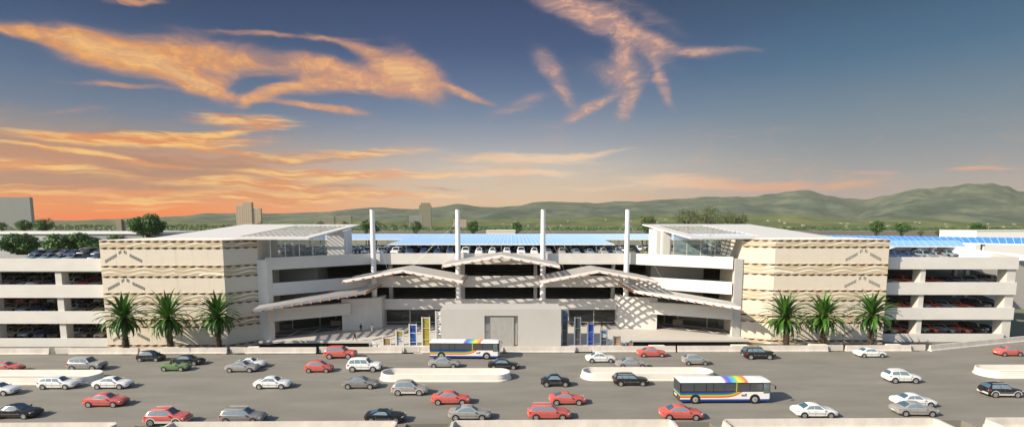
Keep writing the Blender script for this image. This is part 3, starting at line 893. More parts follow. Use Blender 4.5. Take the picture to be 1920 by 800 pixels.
# near barriers along the bottom of the picture
near_segs = [(-400, 226, 'near barrier block at the bottom left corner'), (320, 747.5, 'long near barrier block hiding the silver estate and the black coupe'), (846, 1262, 'long near barrier block below the red estate'),
             (1351, 1755, 'long near barrier block below the white saloon'), (1840, 2300, 'near barrier block at the bottom right corner')]
for a, b, lab in near_segs:
    ya, yb_ = 791.5 - a / 1755 * 9.3, 791.5 - b / 1755 * 9.3
    pa, pb = at_z(a, ya, 1.0), at_z(b, yb_, 1.0)
    m = MB(); barrier_prof(m, [(pa.x + .2, pa.y - 6.2), (pa.x + .2, pa.y - .5), (pa.x + .5, pa.y - .12), (pb.x - .5, pb.y - .12), (pb.x - .2, pb.y - .5), (pb.x - .2, pb.y - 6.2)], 1.0, wb=.42, wt=.14, foot=.34)
    o = m.build('road_barrier', M_barr); set_at(o, ((pa.x + pb.x) / 2, (pa.y + pb.y) / 2, 0)); tag(o, lab, 'barrier', 'concrete barriers along the near side of the roadway')

# ------------------------------------------------------------------ traffic islands
def island(x0, x1, y0, y1, lab):
    "long hollow island walled by a jersey kerb with rounded ends"
    rr_ = (y1 - y0) / 2; yc_ = (y0 + y1) / 2
    pts = []
    for k in range(17):
        t = -PI / 2 + PI * k / 16; pts.append((x1 - rr_ + rr_ * math.cos(t), yc_ + rr_ * math.sin(t)))
    for k in range(17):
        t = PI / 2 + PI * k / 16; pts.append((x0 + rr_ + rr_ * math.cos(t), yc_ + rr_ * math.sin(t)))
    o = thing('traffic_island', lab, 'traffic island', ((x0 + x1) / 2, yc_, 0), 'hollow concrete islands in the roadway')
    m = MB(); barrier_prof(m, pts, .95, wb=.30, wt=.08, foot=.22, closed=True); m.build('kerb_wall', mat('island_concrete', (0.74, 0.69, 0.62), .75, noise=.05, scale=.6), o, smooth=20)
    m = MB(); m.add([(p[0], p[1], .10) for p in pts], [tuple(range(len(pts)))]); m.build('infill', M_deck, o)
    return o
def isl_px(a, b, ynear_, yfar_top, lab):
    yn = at_z(960, ynear_, 0).y
    yf = at_z(960, yfar_top, .95).y
    xm = at_z(a, ynear_ - 8, 0).x; xM = at_z(b, ynear_ - 8, 0).x
    island(xm, xM, yn + .25, yf, lab)
isl_px(717, 955, 715.5, 689.5, 'hollow concrete traffic island in front of the small bus')
isl_px(1092, 1334, 713.5, 687.5, 'hollow concrete traffic island behind the black estate')
isl_px(-90, 184, 721, 692.5, 'hollow concrete traffic island running off the left edge')
isl_px(1834, 2080, 709, 683, 'hollow concrete traffic island running off the right edge')

# ------------------------------------------------------------------ palms
def leaf_mat(name, c0, c1, rough=.55, trans=.15):
    m = bpy.data.materials.new(name); m.use_nodes = True; nt = m.node_tree; b = nt.nodes['Principled BSDF']
    at = nt.nodes.new('ShaderNodeAttribute'); at.attribute_name = 'tint'
    mx = nt.nodes.new('ShaderNodeMix'); mx.data_type = 'RGBA'
    mx.inputs['A'].default_value = (*c0, 1); mx.inputs['B'].default_value = (*c1, 1)
    nt.links.new(at.outputs['Fac'], mx.inputs['Factor']); nt.links.new(mx.outputs['Result'], b.inputs['Base Color'])
    b.inputs['Roughness'].default_value = rough
    tr = nt.nodes.new('ShaderNodeBsdfTranslucent'); nt.links.new(mx.outputs['Result'], tr.inputs['Color'])
    ms = nt.nodes.new('ShaderNodeMixShader'); ms.inputs[0].default_value = trans
    nt.links.new(b.outputs[0], ms.inputs[1]); nt.links.new(tr.outputs[0], ms.inputs[2]); nt.links.new(ms.outputs[0], nt.nodes['Material Output'].inputs[0])
    return m
M_frond = leaf_mat('palm_leaf', (0.022, 0.080, 0.012), (0.10, 0.235, 0.03), .45, .2)
M_frond_dry = leaf_mat('palm_leaf_dry', (0.05, 0.035, 0.018), (0.13, 0.09, 0.045), .8, .1)
M_bark = mat('palm_bark', (0.065, 0.042, 0.028), 0.95, noise=.35, scale=3, stretch=(1, 1, .4), bump=.4)
def palm_meshes(seed, H, spread):
    rn = random.Random(seed)
    tk = MB()
    lean = rn.uniform(-.45, .45)
    ths = [(lean * (k / 9) ** 2, 0, H * k / 9) for k in range(10)]
    tk.tube(ths, [.52 - .16 * k / 9 + rn.uniform(-.05, .05) + (.14 if k > 6 else 0) for k in range(10)], 12)
    # ragged leaf-base stubs
    for k in range(120):
        z = rn.uniform(.3, H - .1); a = rn.uniform(0, 2 * PI); r0 = .42
        c = Vector((lean * (z / H) ** 2, 0, z)); d = Vector((math.cos(a), math.sin(a), 0))
        tk.bar(c + d * .3, c + d * (r0 + .25) + Vector((0, 0, -rn.uniform(.1, .5))), .10, .04)
    fr = MB(); fr.c = []
    top = Vector((lean, 0, H))
    n = 96
    for i in range(n):
        f = (i + .5) / n
        az = i * 2.39996 + rn.uniform(-.2, .2)
        el = rad(84) - f ** .85 * rad(122) + rn.uniform(-.10, .10)
        Ln = spread * rn.uniform(.88, 1.12) * (1.0 if f < .7 else .82)
        droop = rn.uniform(.9, 1.5) * (0.35 + 0.75 * min(1, f * 1.6))
        w = rn.uniform(.26, .38)
        N = 8
        pts = []
        p = top + Vector((0, 0, -.5 * f)); e = el
        for k in range(N + 1):
            pts.append(p.copy())
            step = Ln / N
            p = p + Vector((math.cos(az) * math.cos(e), math.sin(az) * math.cos(e), math.sin(e))) * step
            e -= droop * (k + 1) / N * .32
        side = Vector((-math.sin(az), math.cos(az), 0))
        tint = rn.uniform(.0, .55) + (.45 if rn.random() < .3 else 0)
        o_ = len(fr.v)
        for k, q in enumerate(pts):
            t = k / N
            ww = w * (0.35 + 1.25 * t if t < .45 else .91 * (1 - ((t - .45) / .55) ** 1.6) + .02)
            fr.v += [tuple(q - side * ww + Vector((0, 0, .05))), tuple(q - Vector((0, 0, .02))), tuple(q + side * ww + Vector((0, 0, .05)))]
            fr.c += [tint, tint * .8, tint]
        for k in range(N):
            a = o_ + k * 3
            fr.f += [(a, a + 1, a + 4, a + 3), (a + 1, a + 2, a + 5, a + 4)]; fr.m += [0, 0]
    dr = MB(); dr.c = []
    for i in range(26):
        az = rn.uniform(0, 2 * PI); z = H - rn.uniform(.2, 1.1)
        d = Vector((math.cos(az), math.sin(az), 0)); sd = Vector((-d.y, d.x, 0))
        a = Vector((lean, 0, z)) + d * .35; b = a + d * rn.uniform(.2, .5) - Vector((0, 0, rn.uniform(.8, 1.5)))
        t = rn.random(); o_ = len(dr.v)
        dr.v += [tuple(a - sd * .1), tuple(a + sd * .1), tuple(b)]; dr.c += [t, t, t]; dr.f.append((o_, o_ + 1, o_ + 2)); dr.m.append(0)
    return tk, fr, dr
palm_px = [(232, 597, 'leftmost palm, standing before the left tower near its outer edge'), (316, 596, 'second palm from the left, before the middle of the left tower'), (406, 594, 'third palm from the left, before the shaded splay of the left tower'),
           (1477, 597, 'palm at the sunlit corner of the right tower'), (1545, 595, 'palm before the middle of the right tower'), (1637, 591, 'rightmost palm, before the outer edge of the right tower')]
for i, (px, pyc, lab) in enumerate(palm_px):
    Y = (yfar(-65) + 2.3) if i < 3 else (yfar(60) + 3.0)
    c = at_y(px, pyc, Y)
    H = c.z + 1.0 + .2
    o = thing('palm_tree', lab, 'palm', (c.x, Y, -1.0), 'palms in front of the towers', absolute=False)
    tk, fr, dr = palm_meshes(40 + i, H, 4.6 + .22 * math.sin(i * 2.3))
    t_ = tk.build('trunk', M_bark, o); cr = fr.build('crown', M_frond, o); dr.build('dry_skirt', M_frond_dry, cr)
    o.rotation_euler.z = R.uniform(-.3, .3)

# ------------------------------------------------------------------ broadleaf trees
M_leaf = leaf_mat('tree_leaf', (0.030, 0.085, 0.022), (0.12, 0.26, 0.05), .6, .25)
M_leaf_far = leaf_mat('tree_leaf_olive', (0.05, 0.075, 0.022), (0.14, 0.17, 0.05), .7, .2)
M_leaf_fth = leaf_mat('feathery_leaf', (0.06, 0.095, 0.03), (0.19, 0.23, 0.06), .7, .3)
M_trunk = mat('tree_bark', (0.055, 0.042, 0.03), .9, noise=.3, scale=2)
def tree_meshes(seed, H, W, base_h, leaves, size, loose=.0):
    "crown W wide between base_h and H; returns trunk, crown builders (origin at the foot)"
    rn = random.Random(seed)
    tk = MB(); ch = (H - base_h); cz = base_h + ch * .45
    tk.tube([(0, 0, 0), (.05 * W * rn.uniform(-1, 1), 0, base_h * .6), (0, 0, base_h + ch * .35)], [W * .035 + .06, W * .03 + .04, W * .016 + .02], 8)
    blobs = []
    cc = Vector((0, 0, base_h + ch * .52))
    nb = 17
    for i in range(nb):
        zz = 1 - 2 * (i + .5) / nb; rr_ = math.sqrt(1 - zz * zz); a = i * 2.39996 + rn.uniform(-.4, .4)
        q = rn.uniform(.72, 1.05)
        c = cc + Vector((math.cos(a) * rr_ * W * .335 * q, math.sin(a) * rr_ * W * .335 * q, zz * ch * .36 * q))
        br = W * rn.uniform(.12, .19)
        blobs.append((c, br, rn.uniform(0, .35)))
        if i % 2: tk.tube([(0, 0, base_h * rn.uniform(.75, 1.0)), tuple(c * .5 + Vector((0, 0, base_h * .5))), tuple(c)], [W * .016 + .02, W * .009 + .015, .02], 5)
    for i in range(5):
        q = Vector((rn.uniform(-.18, .18) * W, rn.uniform(-.18, .18) * W, rn.uniform(-.2, .25) * ch)); blobs.append((cc + q, W * .2, .05))
    cr = MB(); cr.c = []
    tw = sum(b[1] ** 2 for b in blobs)
    for c, br, tb in blobs:
        n = int(leaves * br * br / tw)
        for _ in range(n):
            d = Vector((rn.gauss(0, 1), rn.gauss(0, 1), rn.gauss(0, 1))).normalized()
            rr_ = br * (rn.random() ** .45) * (1 + loose * rn.gauss(0, .4))
            p = c + Vector((d.x * rr_, d.y * rr_, d.z * rr_ * .72))
            nrm = (d + Vector((rn.gauss(0, .5), rn.gauss(0, .5), rn.gauss(0, .5) + .5))).normalized()
            a = nrm.orthogonal().normalized(); b = nrm.cross(a)
            th = rn.uniform(0, PI); u = a * math.cos(th) + b * math.sin(th); v = nrm.cross(u)
            s = size * rn.uniform(.6, 1.3)
            t = min(1, max(0, tb + rn.uniform(-.05, .45)))
            o_ = len(cr.v)
            cr.v += [tuple(p - u * s * .5), tuple(p + v * s * .32), tuple(p + u * s * .5), tuple(p - v * s * .32)]
            cr.c += [t] * 4; cr.f.append((o_, o_ + 1, o_ + 2, o_ + 3)); cr.m.append(0)
    return tk, cr
def put_tree(px, ytop, ybot, wpx, Y, lab, seed, leaves, zbase=-6.4, lm=None, name='tree', group=None, loose=0.0, sz=None, cache={}):
    z1, z0 = z_at(ytop, Y), z_at(ybot, Y)
    W = wpx / 1000 * Y * 1.02
    key = (seed,)
    o = thing(name, lab, 'tree', (x_at(px, (ytop + ybot) / 2, Y), Y, zbase), group, absolute=False)
    tk, cr = tree_meshes(seed, z1 - zbase, W, z0 - zbase, leaves, sz or W * .055, loose)
    tk.build('trunk', M_trunk, o); cr.build('crown', lm or M_leaf, o)
    o.rotation_euler.z = R.uniform(0, 6)
    return o
put_tree(36, 439, 478, 80, 190, 'dense dark bushy tree at the left edge before the long low building', 1, 7000)
put_tree(138, 438, 478, 92, 192, 'broad bushy tree before the long low building, just left of the left tower', 2, 8000)
put_tree(181, 452, 480, 30, 186, 'small yellowish tree top peeping out beside the left tower', 3, 2200)
put_tree(222, 440, 462, 44, 215, 'small tree top just over the roof edge of the left tower', 4, 2600)
put_tree(275, 402.5, 443, 74, 215, 'tallest round tree with its trunk showing, above the left tower', 5, 8000)
put_tree(3, 414, 433, 24, 260, 'small round tree cut by the left edge beyond the low building', 6, 1600, group=None)
put_tree(46, 410, 434, 36, 260, 'left one of two small round trees beyond the long low building', 7, 2400)
put_tree(82, 407.5, 434, 38, 260, 'right one of two small round trees beyond the long low building', 8, 2400)
FG = 'round trees in the row beyond the roof deck'
for px, yt, w, sd, lab in ((487, 413, 24, 11, 'tree top showing over the left pavilion roof, left one of three'), (600, 411, 22, 12, 'tree top showing over the left pavilion roof, middle one of three'), (648, 411.5, 22, 13, 'tree top showing over the left pavilion roof, near its pointed corner'),
                           (686, 409, 26, 14, 'round tree just left of the leftmost mast'), (705, 410, 25, 15, 'round tree half hidden behind the leftmost mast'), (780, 411, 30, 16, 'round tree midway between the first two masts'), (887, 411, 30, 17, 'round tree just right of the second mast'),
                           (969, 412.5, 27, 18, 'round tree beside the small white building, left of the third mast'), (1213, 412, 26, 19, 'tree peeping from under the tip of the right pavilion roof'), (1350, 411, 20, 20, 'small tree top just over the right pavilion roof'),
                           (1645, 411.5, 34, 21, 'left one of two round trees beyond the right solar canopy'), (1692, 415, 34, 22, 'right one of two round trees beyond the right solar canopy'), (1832, 416, 36, 23, 'round tree beside the white box building at the far right')):
    put_tree(px, yt, 439, w, 262, lab, sd, 2400, group=FG)
for px, w, lab in ((1727, 16, 'small dark shrub beyond the solar canopy, left one of two'), (1760, 18, 'small dark shrub beyond the solar canopy, right one of two'), (847, 12, 'small dark shrub left of the second mast')):
    put_tree(px, 431, 440, w, 270, lab, int(px), 700, lm=M_leaf_far, name='shrub')
# pale feathery trees far behind the right pavilion
for px, yt, yb_, w, sd, lab in ((1290, 388, 424, 70, 31, 'tall feathery olive tree far behind the right pavilion roof, left one'), (1335, 381, 424, 78, 32, 'tallest feathery olive tree far behind the right pavilion roof'), (1380, 396, 424, 58, 33, 'feathery olive tree far behind the right pavilion roof, right one'), (1215, 400, 424, 40, 34, 'low feathery olive tree left of the right pavilion roof')):
    put_tree(px, yt + 4, yb_, w, 900, lab, sd, 1300, lm=M_leaf_fth, group='feathery trees behind the right pavilion', loose=.9, sz=2.6)
# ------------------------------------------------------------------ solar canopies on the roof deck
M_pv = mat('solar_panel', (0.05, 0.40, 0.90), 0.55, spec=.15)
M_pv2 = mat('solar_panel_deep', (0.01, 0.28, 0.75), 0.55, spec=.15)
M_pvl = mat('solar_panel_pale', (0.25, 0.55, 0.88), 0.55, spec=.15)
M_pvf = mat('panel_frame', (0.80, 0.82, 0.84), 0.4)
def solar(q, lab, pm, du=1.02, dv=1.75, posts=5, frame_h=.042):
    "q: front-left, front-right, back-right, back-left corners of the panel plane"
    A, B, Cc, D = [Vector(p) for p in q]
    o = thing('solar_canopy', lab, 'solar canopy', ((A + B + Cc + D) / 4).xy.to_3d() + Vector((0, 0, LEV[3])), 'blue solar canopies over the roof deck')
    m = MB(); m.hexa([p - Vector((0, 0, .12)) for p in (A, B, Cc, D)], [A, B, Cc, D]); m.build('panel_field', pm, o)
    S = lambda u, v: (A * (1 - u) + B * u) * (1 - v) + (D * (1 - u) + Cc * u) * v
    m = MB(); up = Vector((0, 0, frame_h / 2 + .002))
    nu = max(2, int((B - A).length / du)); nv = max(2, int((D - A).length / dv))
    for i in range(nu + 1): m.bar(S(i / nu, 0) + up, S(i / nu, 1) + up, .11, frame_h)
    up = Vector((0, 0, frame_h / 2 + .004))
    for j in range(nv + 1): m.bar(S(0, j / nv) + up, S(1, j / nv) + up, .09, frame_h + .004)
    m.build('panel_frames', M_pvf, o)
    m = MB(); m.bar(A + Vector((0, -.06, -.1)), B + Vector((0, -.06, -.1)), .1, .2); m.build('front_beam', M_white, o)
    for i in range(posts):
        for v in (.06, .55):
            p = S((i + .5) / posts, v)
            m = MB(); m.box(p.x - .15, p.x + .15, p.y - .15, p.y + .15, LEV[3], p.z - .13); m.build('post', M_white, o)
    return o
YA = 128.0; za = z_at(457.6, YA); YT = 175.0; zt_ = z_at(438.3, YT)
ax0, ax1 = x_at(727, 457, YA), x_at(1152, 457, YA)
def zc(y): return za + (zt_ - za) * (y - YA) / (YT - YA)
solar([(ax0, YA, za), (ax1, YA, za), (ax1, YT, zt_), (ax0, YT, zt_)], 'long blue solar canopy across the middle of the roof deck', M_pv, posts=7)
YB2 = 147.0
solar([(-66, YB2, zc(YB2)), (ax0 - .3, YB2, zc(YB2)), (ax0 - .3, YT, zt_), (-66, YT, zt_)], 'blue solar canopy set farther back, behind the left pavilion', M_pv, posts=4)
solar([(ax1 + .3, YB2, zc(YB2)), (74, YB2, zc(YB2)), (74, YT, zt_), (ax1 + .3, YT, zt_)], 'blue solar canopy set farther back, behind the right pavilion', M_pv, posts=5)
solar([(75, 166, z_at(447.5, 166)), tuple(at_y(1960, 458, 126)), tuple(at_y(1960, 446, 136)), (75, 180, z_at(438.3, 180))], 'deep blue solar canopy slanting toward the right edge', M_pv2, du=1.3, posts=3, frame_h=.008)
solar([tuple(at_y(1570, 461, 119)), tuple(at_y(1812, 461.5, 119)), tuple(at_y(1797, 450.5, 132)), tuple(at_y(1570, 450, 132))], 'pale blue solar canopy just right of the right tower', M_pvl, du=1.6, posts=2, frame_h=.008)
# white ramp walls on the roof at the far right
m = MB()
pA, pB = at_y(1760, 462, 122), at_y(1925, 478, 108)
m.hexa([(pA.x, pA.y, LEV[3]), (pB.x, pB.y, LEV[3]), (pB.x, pB.y + .4, LEV[3]), (pA.x, pA.y + .4, LEV[3])], [(pA.x, pA.y, pA.z), (pB.x, pB.y, pB.z), (pB.x, pB.y + .4, pB.z), (pA.x, pA.y + .4, pA.z)])
m.build('ramp_wall', M_white, gar); m = MB()
pC, pD = at_y(1660, 461.5, 134), at_y(1840, 468, 128)
m.hexa([(pC.x, pC.y, LEV[3]), (pD.x, pD.y, LEV[3]), (pD.x, pD.y + .4, LEV[3]), (pC.x, pC.y + .4, LEV[3])], [(pC.x, pC.y, pC.z), (pD.x, pD.y, pD.z), (pD.x, pD.y + .4, pD.z), (pC.x, pC.y + .4, pC.z)])
m.build('ramp_wall', M_white, gar)

# ------------------------------------------------------------------ buildings beyond
def far_building(name, lab, cat, blocks, Y, mw, md, zb=-6.4, floors=3.4, group=None):
    "blocks: (px0, px1, ytop, depth, yoff)"
    x_all = [x_at(b[i], 400, Y) for b in blocks for i in (0, 1)]
    o = thing(name, lab, cat, (sum(x_all) / len(x_all), Y, zb), group)
    for (a, b, yt, dep, yo) in blocks:
        x0, x1, z1 = x_at(a, 400, Y), x_at(b, 400, Y), z_at(yt, Y)
        m = MB(); m.box(x0, x1, Y + yo, Y + yo + dep, zb, z1); w = m.build('wall', mw, o)
        m = MB(); k = 1; fl = max(floors, (z1 - zb) / 22)
        while zb + (k + .75) * fl < z1:
            z = zb + k * fl
            n = max(2, int((x1 - x0) / (fl * 1.6)))
            for i in range(n):
                p = x0 + (x1 - x0) * (i + .18) / n; q = x0 + (x1 - x0) * (i + .82) / n
                m.box(p, q, Y + yo - .12, Y + yo + .05, z, z + fl * .5)
            k += 1
        if m.v: m.build('windows', md, w)
    return o
mwb = mat('block_beige', (0.42, 0.33, 0.24), .8); mdb = mat('block_window', (0.20, 0.18, 0.15), .5)
mgb = mat('block_grey', (0.20, 0.22, 0.22), .8); mdg = mat('block_window_grey', (0.13, 0.145, 0.15), .5)
mob = mat('block_olive', (0.22, 0.21, 0.15), .8); mdo = mat('block_window_olive', (0.13, 0.125, 0.09), .5)
far_building('apartment_slab', 'wide grey slab block on the horizon at the left edge', 'building', [(-60, 58, 369.5, 10, 0)], 1500, mgb, mdg)
far_building('apartment_tower', 'beige tower block in three steps on the horizon above the left pavilion', 'building', [(442, 456, 384, 8, 2), (456, 472, 379, 12, 0), (472, 488, 390.5, 8, 3)], 1500, mwb, mdb)
far_building('office_tower', 'olive square tower with a stepped cap, on the horizon between the first two masts', 'building', [(786, 808, 384, 10, 1), (789, 806, 380, 6, 3)], 1600, mob, mdo)
far_building('office_block', 'low grey office block below the olive square tower', 'building', [(767, 792, 403.5, 8, 0)], 1500, mgb, mdb)
far_building('housing_block', 'long low olive housing block on the horizon right of the beige tower', 'building', [(588, 626, 406, 8, 0), (630, 658, 404, 8, 2)], 1600, mob, mdo)
far_building('housing_block', 'low pale housing block on the horizon between the first two masts', 'building', [(850, 874, 411, 8, 0)], 1600, mwb, mdb)
far_building('housing_block', 'tiny pale house block on the horizon left of the tallest round tree', 'building', [(216, 226, 411, 20, 0), (228, 246, 408.5, 20, 3)], 950, mob, mdb)
# long low building at the left, white roof edge over a wall whose shade is put into its blue-grey
lw = thing('long_low_building', 'long low building with a white roof edge, behind the bushy trees at the left', 'building', (-150, 225, -6.4))
m = MB(); y0_ = 215; xa_, xb_ = x_at(-80, 440, y0_), x_at(308, 440, y0_)
m.box(xa_, xb_, y0_, y0_ + 22, -6.4, z_at(438.5, y0_)); m.build('wall', mat('hall_wall', (0.29, 0.31, 0.35), .8, noise=.04, scale=.1), lw)
m = MB(); m.box(xa_ - .5, xb_ + .5, y0_ - .5, y0_ + 22.5, z_at(438.4, y0_), z_at(435, y0_)); m.build('roof', M_white, lw)
m = MB(); m.box(x_at(-80, 440, y0_), x_at(109, 440, y0_), y0_ - .3, y0_ - .02, -6.3, z_at(443, y0_)); m.build('wall_panel', mat('hall_panel', (0.42, 0.42, 0.44), .8), lw)
wb = thing('white_box_building', 'white box building at the far right beyond the deep blue solar canopy', 'building', (x_at(1890, 440, 230), 235, -6.4))
m = MB(); m.box(x_at(1831, 440, 230), x_at(1990, 440, 230), 230, 250, -6.4, z_at(433.2, 230)); m.build('wall', M_white, wb)
m = MB(); m.box(x_at(1831, 440, 230) - .2, x_at(1990, 440, 230), 229.8, 250.2, z_at(433.1, 230), z_at(432.0, 230)); m.build('roof', M_pav_w, wb)
wb = thing('white_hut', 'small cream building beyond the roof deck, left of the third mast', 'building', (x_at(938, 440, 230), 235, -6.4))
m = MB(); m.box(x_at(911.5, 440, 230), x_at(966, 440, 230), 230, 245, -6.4, z_at(433, 230)); m.build('wall', mat('hut_wall', (0.70, 0.62, 0.52), .7), wb)
m = MB(); m.box(x_at(911.5, 440, 230) - .2, x_at(966, 440, 230) + .2, 229.8, 245.2, z_at(432.9, 230), z_at(432.0, 230)); m.build('roof', M_ribbon, wb)

# ------------------------------------------------------------------ hills
from mathutils import noise as NZ
def interp(tab, x):
    for (a, ya), (b, yb_) in zip(tab, tab[1:]):
        if x <= b:
            t = (x - a) / (b - a); t = max(0, t); t = t * t * (3 - 2 * t)
            return ya + (yb_ - ya) * t
    return tab[-1][1]
ridge_far = [(-500, 404), (-100, 406), (60, 411), (100, 413.5), (140, 414), (210, 411.5), (300, 407), (350, 404), (395, 399.5), (440, 400), (520, 401), (600, 397.5), (700, 391), (750, 390), (830, 387.5), (870, 384.5), (910, 386), (960, 385), (1010, 381), (1100, 380), (1180, 377.5), (1260, 374.5), (1340, 371.5), (1400, 369.5), (1440, 366), (1475, 363.5), (1510, 361), (1545, 368.5), (1580, 372.5), (1610, 372.5), (1650, 362), (1690, 354), (1720, 352), (1760, 348), (1800, 350), (1850, 356), (1900, 364), (1960, 362), (2100, 360), (2500, 370)]
ridge_near = [(-500, 432), (1480, 432), (1540, 424), (1590, 405), (1630, 384), (1665, 368), (1690, 358), (1712, 354.5), (1740, 359), (1765, 352), (1800, 346), (1840, 345.5), (1870, 352), (1895, 361), (1915, 361), (1960, 352), (2100, 350), (2500, 362)]
ridge_mid = [(-500, 415), (100, 421), (180, 416), (300, 413), (480, 416), (700, 413), (900, 411), (1050, 409), (1150, 405), (1250, 404), (1380, 403), (1480, 402), (1530, 408), (1600, 413), (1700, 409), (1820, 414), (2500, 416)]
def hills(tab, D0, Dr, D1, nx, ny, rough, mth, seed, name='hills'):
    vs, fs = [], []
    for j in range(ny):
        d = D0 + (D1 - D0) * (j / (ny - 1)) ** 1.2
        for i in range(nx):
            px = -420 + 2760 * i / (nx - 1)
            zr = z_at(interp(tab, px), Dr)
            base = -9.0
            if d <= Dr:
                t = (d - D0) / (Dr - D0); z = base + (zr - base) * (t ** 1.25)
                k = t * (1 - t) * 4 * .55 + .22 * t
            else:
                t = (d - Dr) / (D1 - Dr); z = zr - (zr - base) * .8 * t * t; k = .3
            x = (px - 960) / F * d / _cp
            n = NZ.hetero_terrain(Vector((x * .0016 + seed, d * .0016, seed)), .9, 2.1, 6, .7) if False else NZ.fractal(Vector((x * .0022 + seed, d * .0016, seed)), .9, 2.1, 7)
            rg = 1 - abs(NZ.noise(Vector((x * .0016 + 9 + seed, d * .0012, 3.0)))) * 2
            z += (n * .16 + (rg - .5) * .16) * rough * k * max(30, zr) 
            if d == Dr or True:
                z += NZ.fractal(Vector((x * .02, d * .02, seed)), 1, 2, 4) * 1.6
            vs.append((x, d, z))
    for j in range(ny - 1):
        for i in range(nx - 1):
            a = j * nx + i; fs.append((a, a + 1, a + nx + 1, a + nx))
    me = bpy.data.meshes.new(name); me.from_pydata(vs, [], fs); me.materials.append(mth)
    me.polygons.foreach_set('use_smooth', [True] * len(fs))
    o = bpy.data.objects.new(name, me); C.objects.link(o); struct(o); return o
def hill_mat(name, c0, c1, c2):
    m = bpy.data.materials.new(name); m.use_nodes = True; nt = m.node_tree; b = nt.nodes['Principled BSDF']
    tc = nt.nodes.new('ShaderNodeTexCoord')
    nz = nt.nodes.new('ShaderNodeTexNoise'); nz.inputs['Scale'].default_value = .006; nz.inputs['Detail'].default_value = 10; nz.inputs['Roughness'].default_value = .65
    rp = nt.nodes.new('ShaderNodeValToRGB')
    for e, (p, c) in zip(rp.color_ramp.elements, ((.40, c0), (.62, c2))): e.position = p; e.color = (*c, 1)
    e = rp.color_ramp.elements.new(.5); e.color = (*c1, 1)
    nt.links.new(tc.outputs['Object'], nz.inputs['Vector']); nt.links.new(nz.outputs['Fac'], rp.inputs[0]); nt.links.new(rp.outputs[0], b.inputs['Base Color'])
    b.inputs['Roughness'].default_value = .95; b.inputs['Specular IOR Level'].default_value = .1
    return m
hm1 = hill_mat('hill_green', (0.030, 0.058, 0.048), (0.056, 0.088, 0.070), (0.12, 0.142, 0.092))
hm2 = hill_mat('hill_foot', (0.05, 0.085, 0.035), (0.08, 0.115, 0.04), (0.15, 0.165, 0.06))
hills(ridge_far, 2300, 4200, 4800, 520, 60, 2.2, hm1, 1.7)
hills(ridge_near, 2000, 3300, 4100, 520, 52, 2.0, hm1, 5.1)
hills(ridge_mid, 1750, 2300, 2900, 420, 26, .6, hm2, 8.3)
# distant woods at the foot of the hills
rn = random.Random(3)
wd = MB(); wd.c = []
for k in range(700):
    d = rn.uniform(1500, 1750); px = rn.uniform(-60, 1980)
    if rn.random() < .45: px = rn.uniform(-60, 760)
    x = (px - 960) / F * d; big = rn.uniform(6, 15) * (1.25 if px < 760 else .7)
    tb = rn.uniform(0, .6)
    for _ in range(26):
        dv = Vector((rn.gauss(0, 1), rn.gauss(0, 1), abs(rn.gauss(0, 1)))).normalized()
        p = Vector((x, d, -6.4)) + Vector((dv.x * big * .8, dv.y * big * .8, dv.z * big * .9)) * rn.random() ** .4
        nrm = (dv + Vector((rn.gauss(0, .4), rn.gauss(0, .4), rn.gauss(0, .4) + .4))).normalized(); a = nrm.orthogonal().normalized(); b = nrm.cross(a); s = big * rn.uniform(.18, .34)
        o_ = len(wd.v); wd.v += [tuple(p - a * s), tuple(p + b * s), tuple(p + a * s), tuple(p - b * s)]; wd.c += [min(1, tb + rn.uniform(0, .4))] * 4; wd.f.append((o_, o_ + 1, o_ + 2, o_ + 3)); wd.m.append(0)
o = wd.build('distant_woods', M_leaf_far); o['kind'] = 'stuff'; o['label'] = 'low olive woods at the foot of the hills'; o['category'] = 'woods'
tb = MB(); tb.c = []
for k in range(5200):
    d = rn.uniform(1420, 1470); px = -80 + 2080 * k / 5200; x = (px - 960) / F * d
    z = -6.4 + 8.5 * rn.random() ** 1.3
    nrm = Vector((rn.gauss(0, .5), -1, rn.gauss(.3, .5))).normalized(); a = nrm.orthogonal().normalized(); b = nrm.cross(a); s_ = rn.uniform(1.6, 3.4); p = Vector((x, d, z))
    o_ = len(tb.v); tb.v += [tuple(p - a * s_), tuple(p + b * s_), tuple(p + a * s_), tuple(p - b * s_)]; tb.c += [rn.uniform(0, .4)] * 4; tb.f.append((o_, o_ + 1, o_ + 2, o_ + 3)); tb.m.append(0)
o = tb.build('tree_belt', M_leaf); o['kind'] = 'stuff'; o['label'] = 'thin dark belt of trees along the far edge of the airfield'; o['category'] = 'tree belt'
# specks of houses on the lower slopes
hs = MB()
for k in range(60):
    d = rn.uniform(1760, 2150); px = rn.choice((rn.uniform(500, 1250), rn.uniform(1400, 1920)))
    x = (px - 960) / F * d; t = (d - 1750) / 550
    zr = z_at(interp(ridge_mid, px), 2300)
    z = -9 + (zr + 9) * max(0, t) ** 1.25
    w = rn.uniform(4, 10); h = rn.uniform(3, 5)
    hs.box(x - w / 2, x + w / 2, d, d + 8, z - 4, z + h)
o = hs.build('distant_houses', mat('distant_house', (0.34, 0.31, 0.25), .8)); o['kind'] = 'stuff'; o['label'] = 'specks of pale houses on the lower hill slopes'; o['category'] = 'houses'
# ------------------------------------------------------------------ cars
def st(*rows): return rows
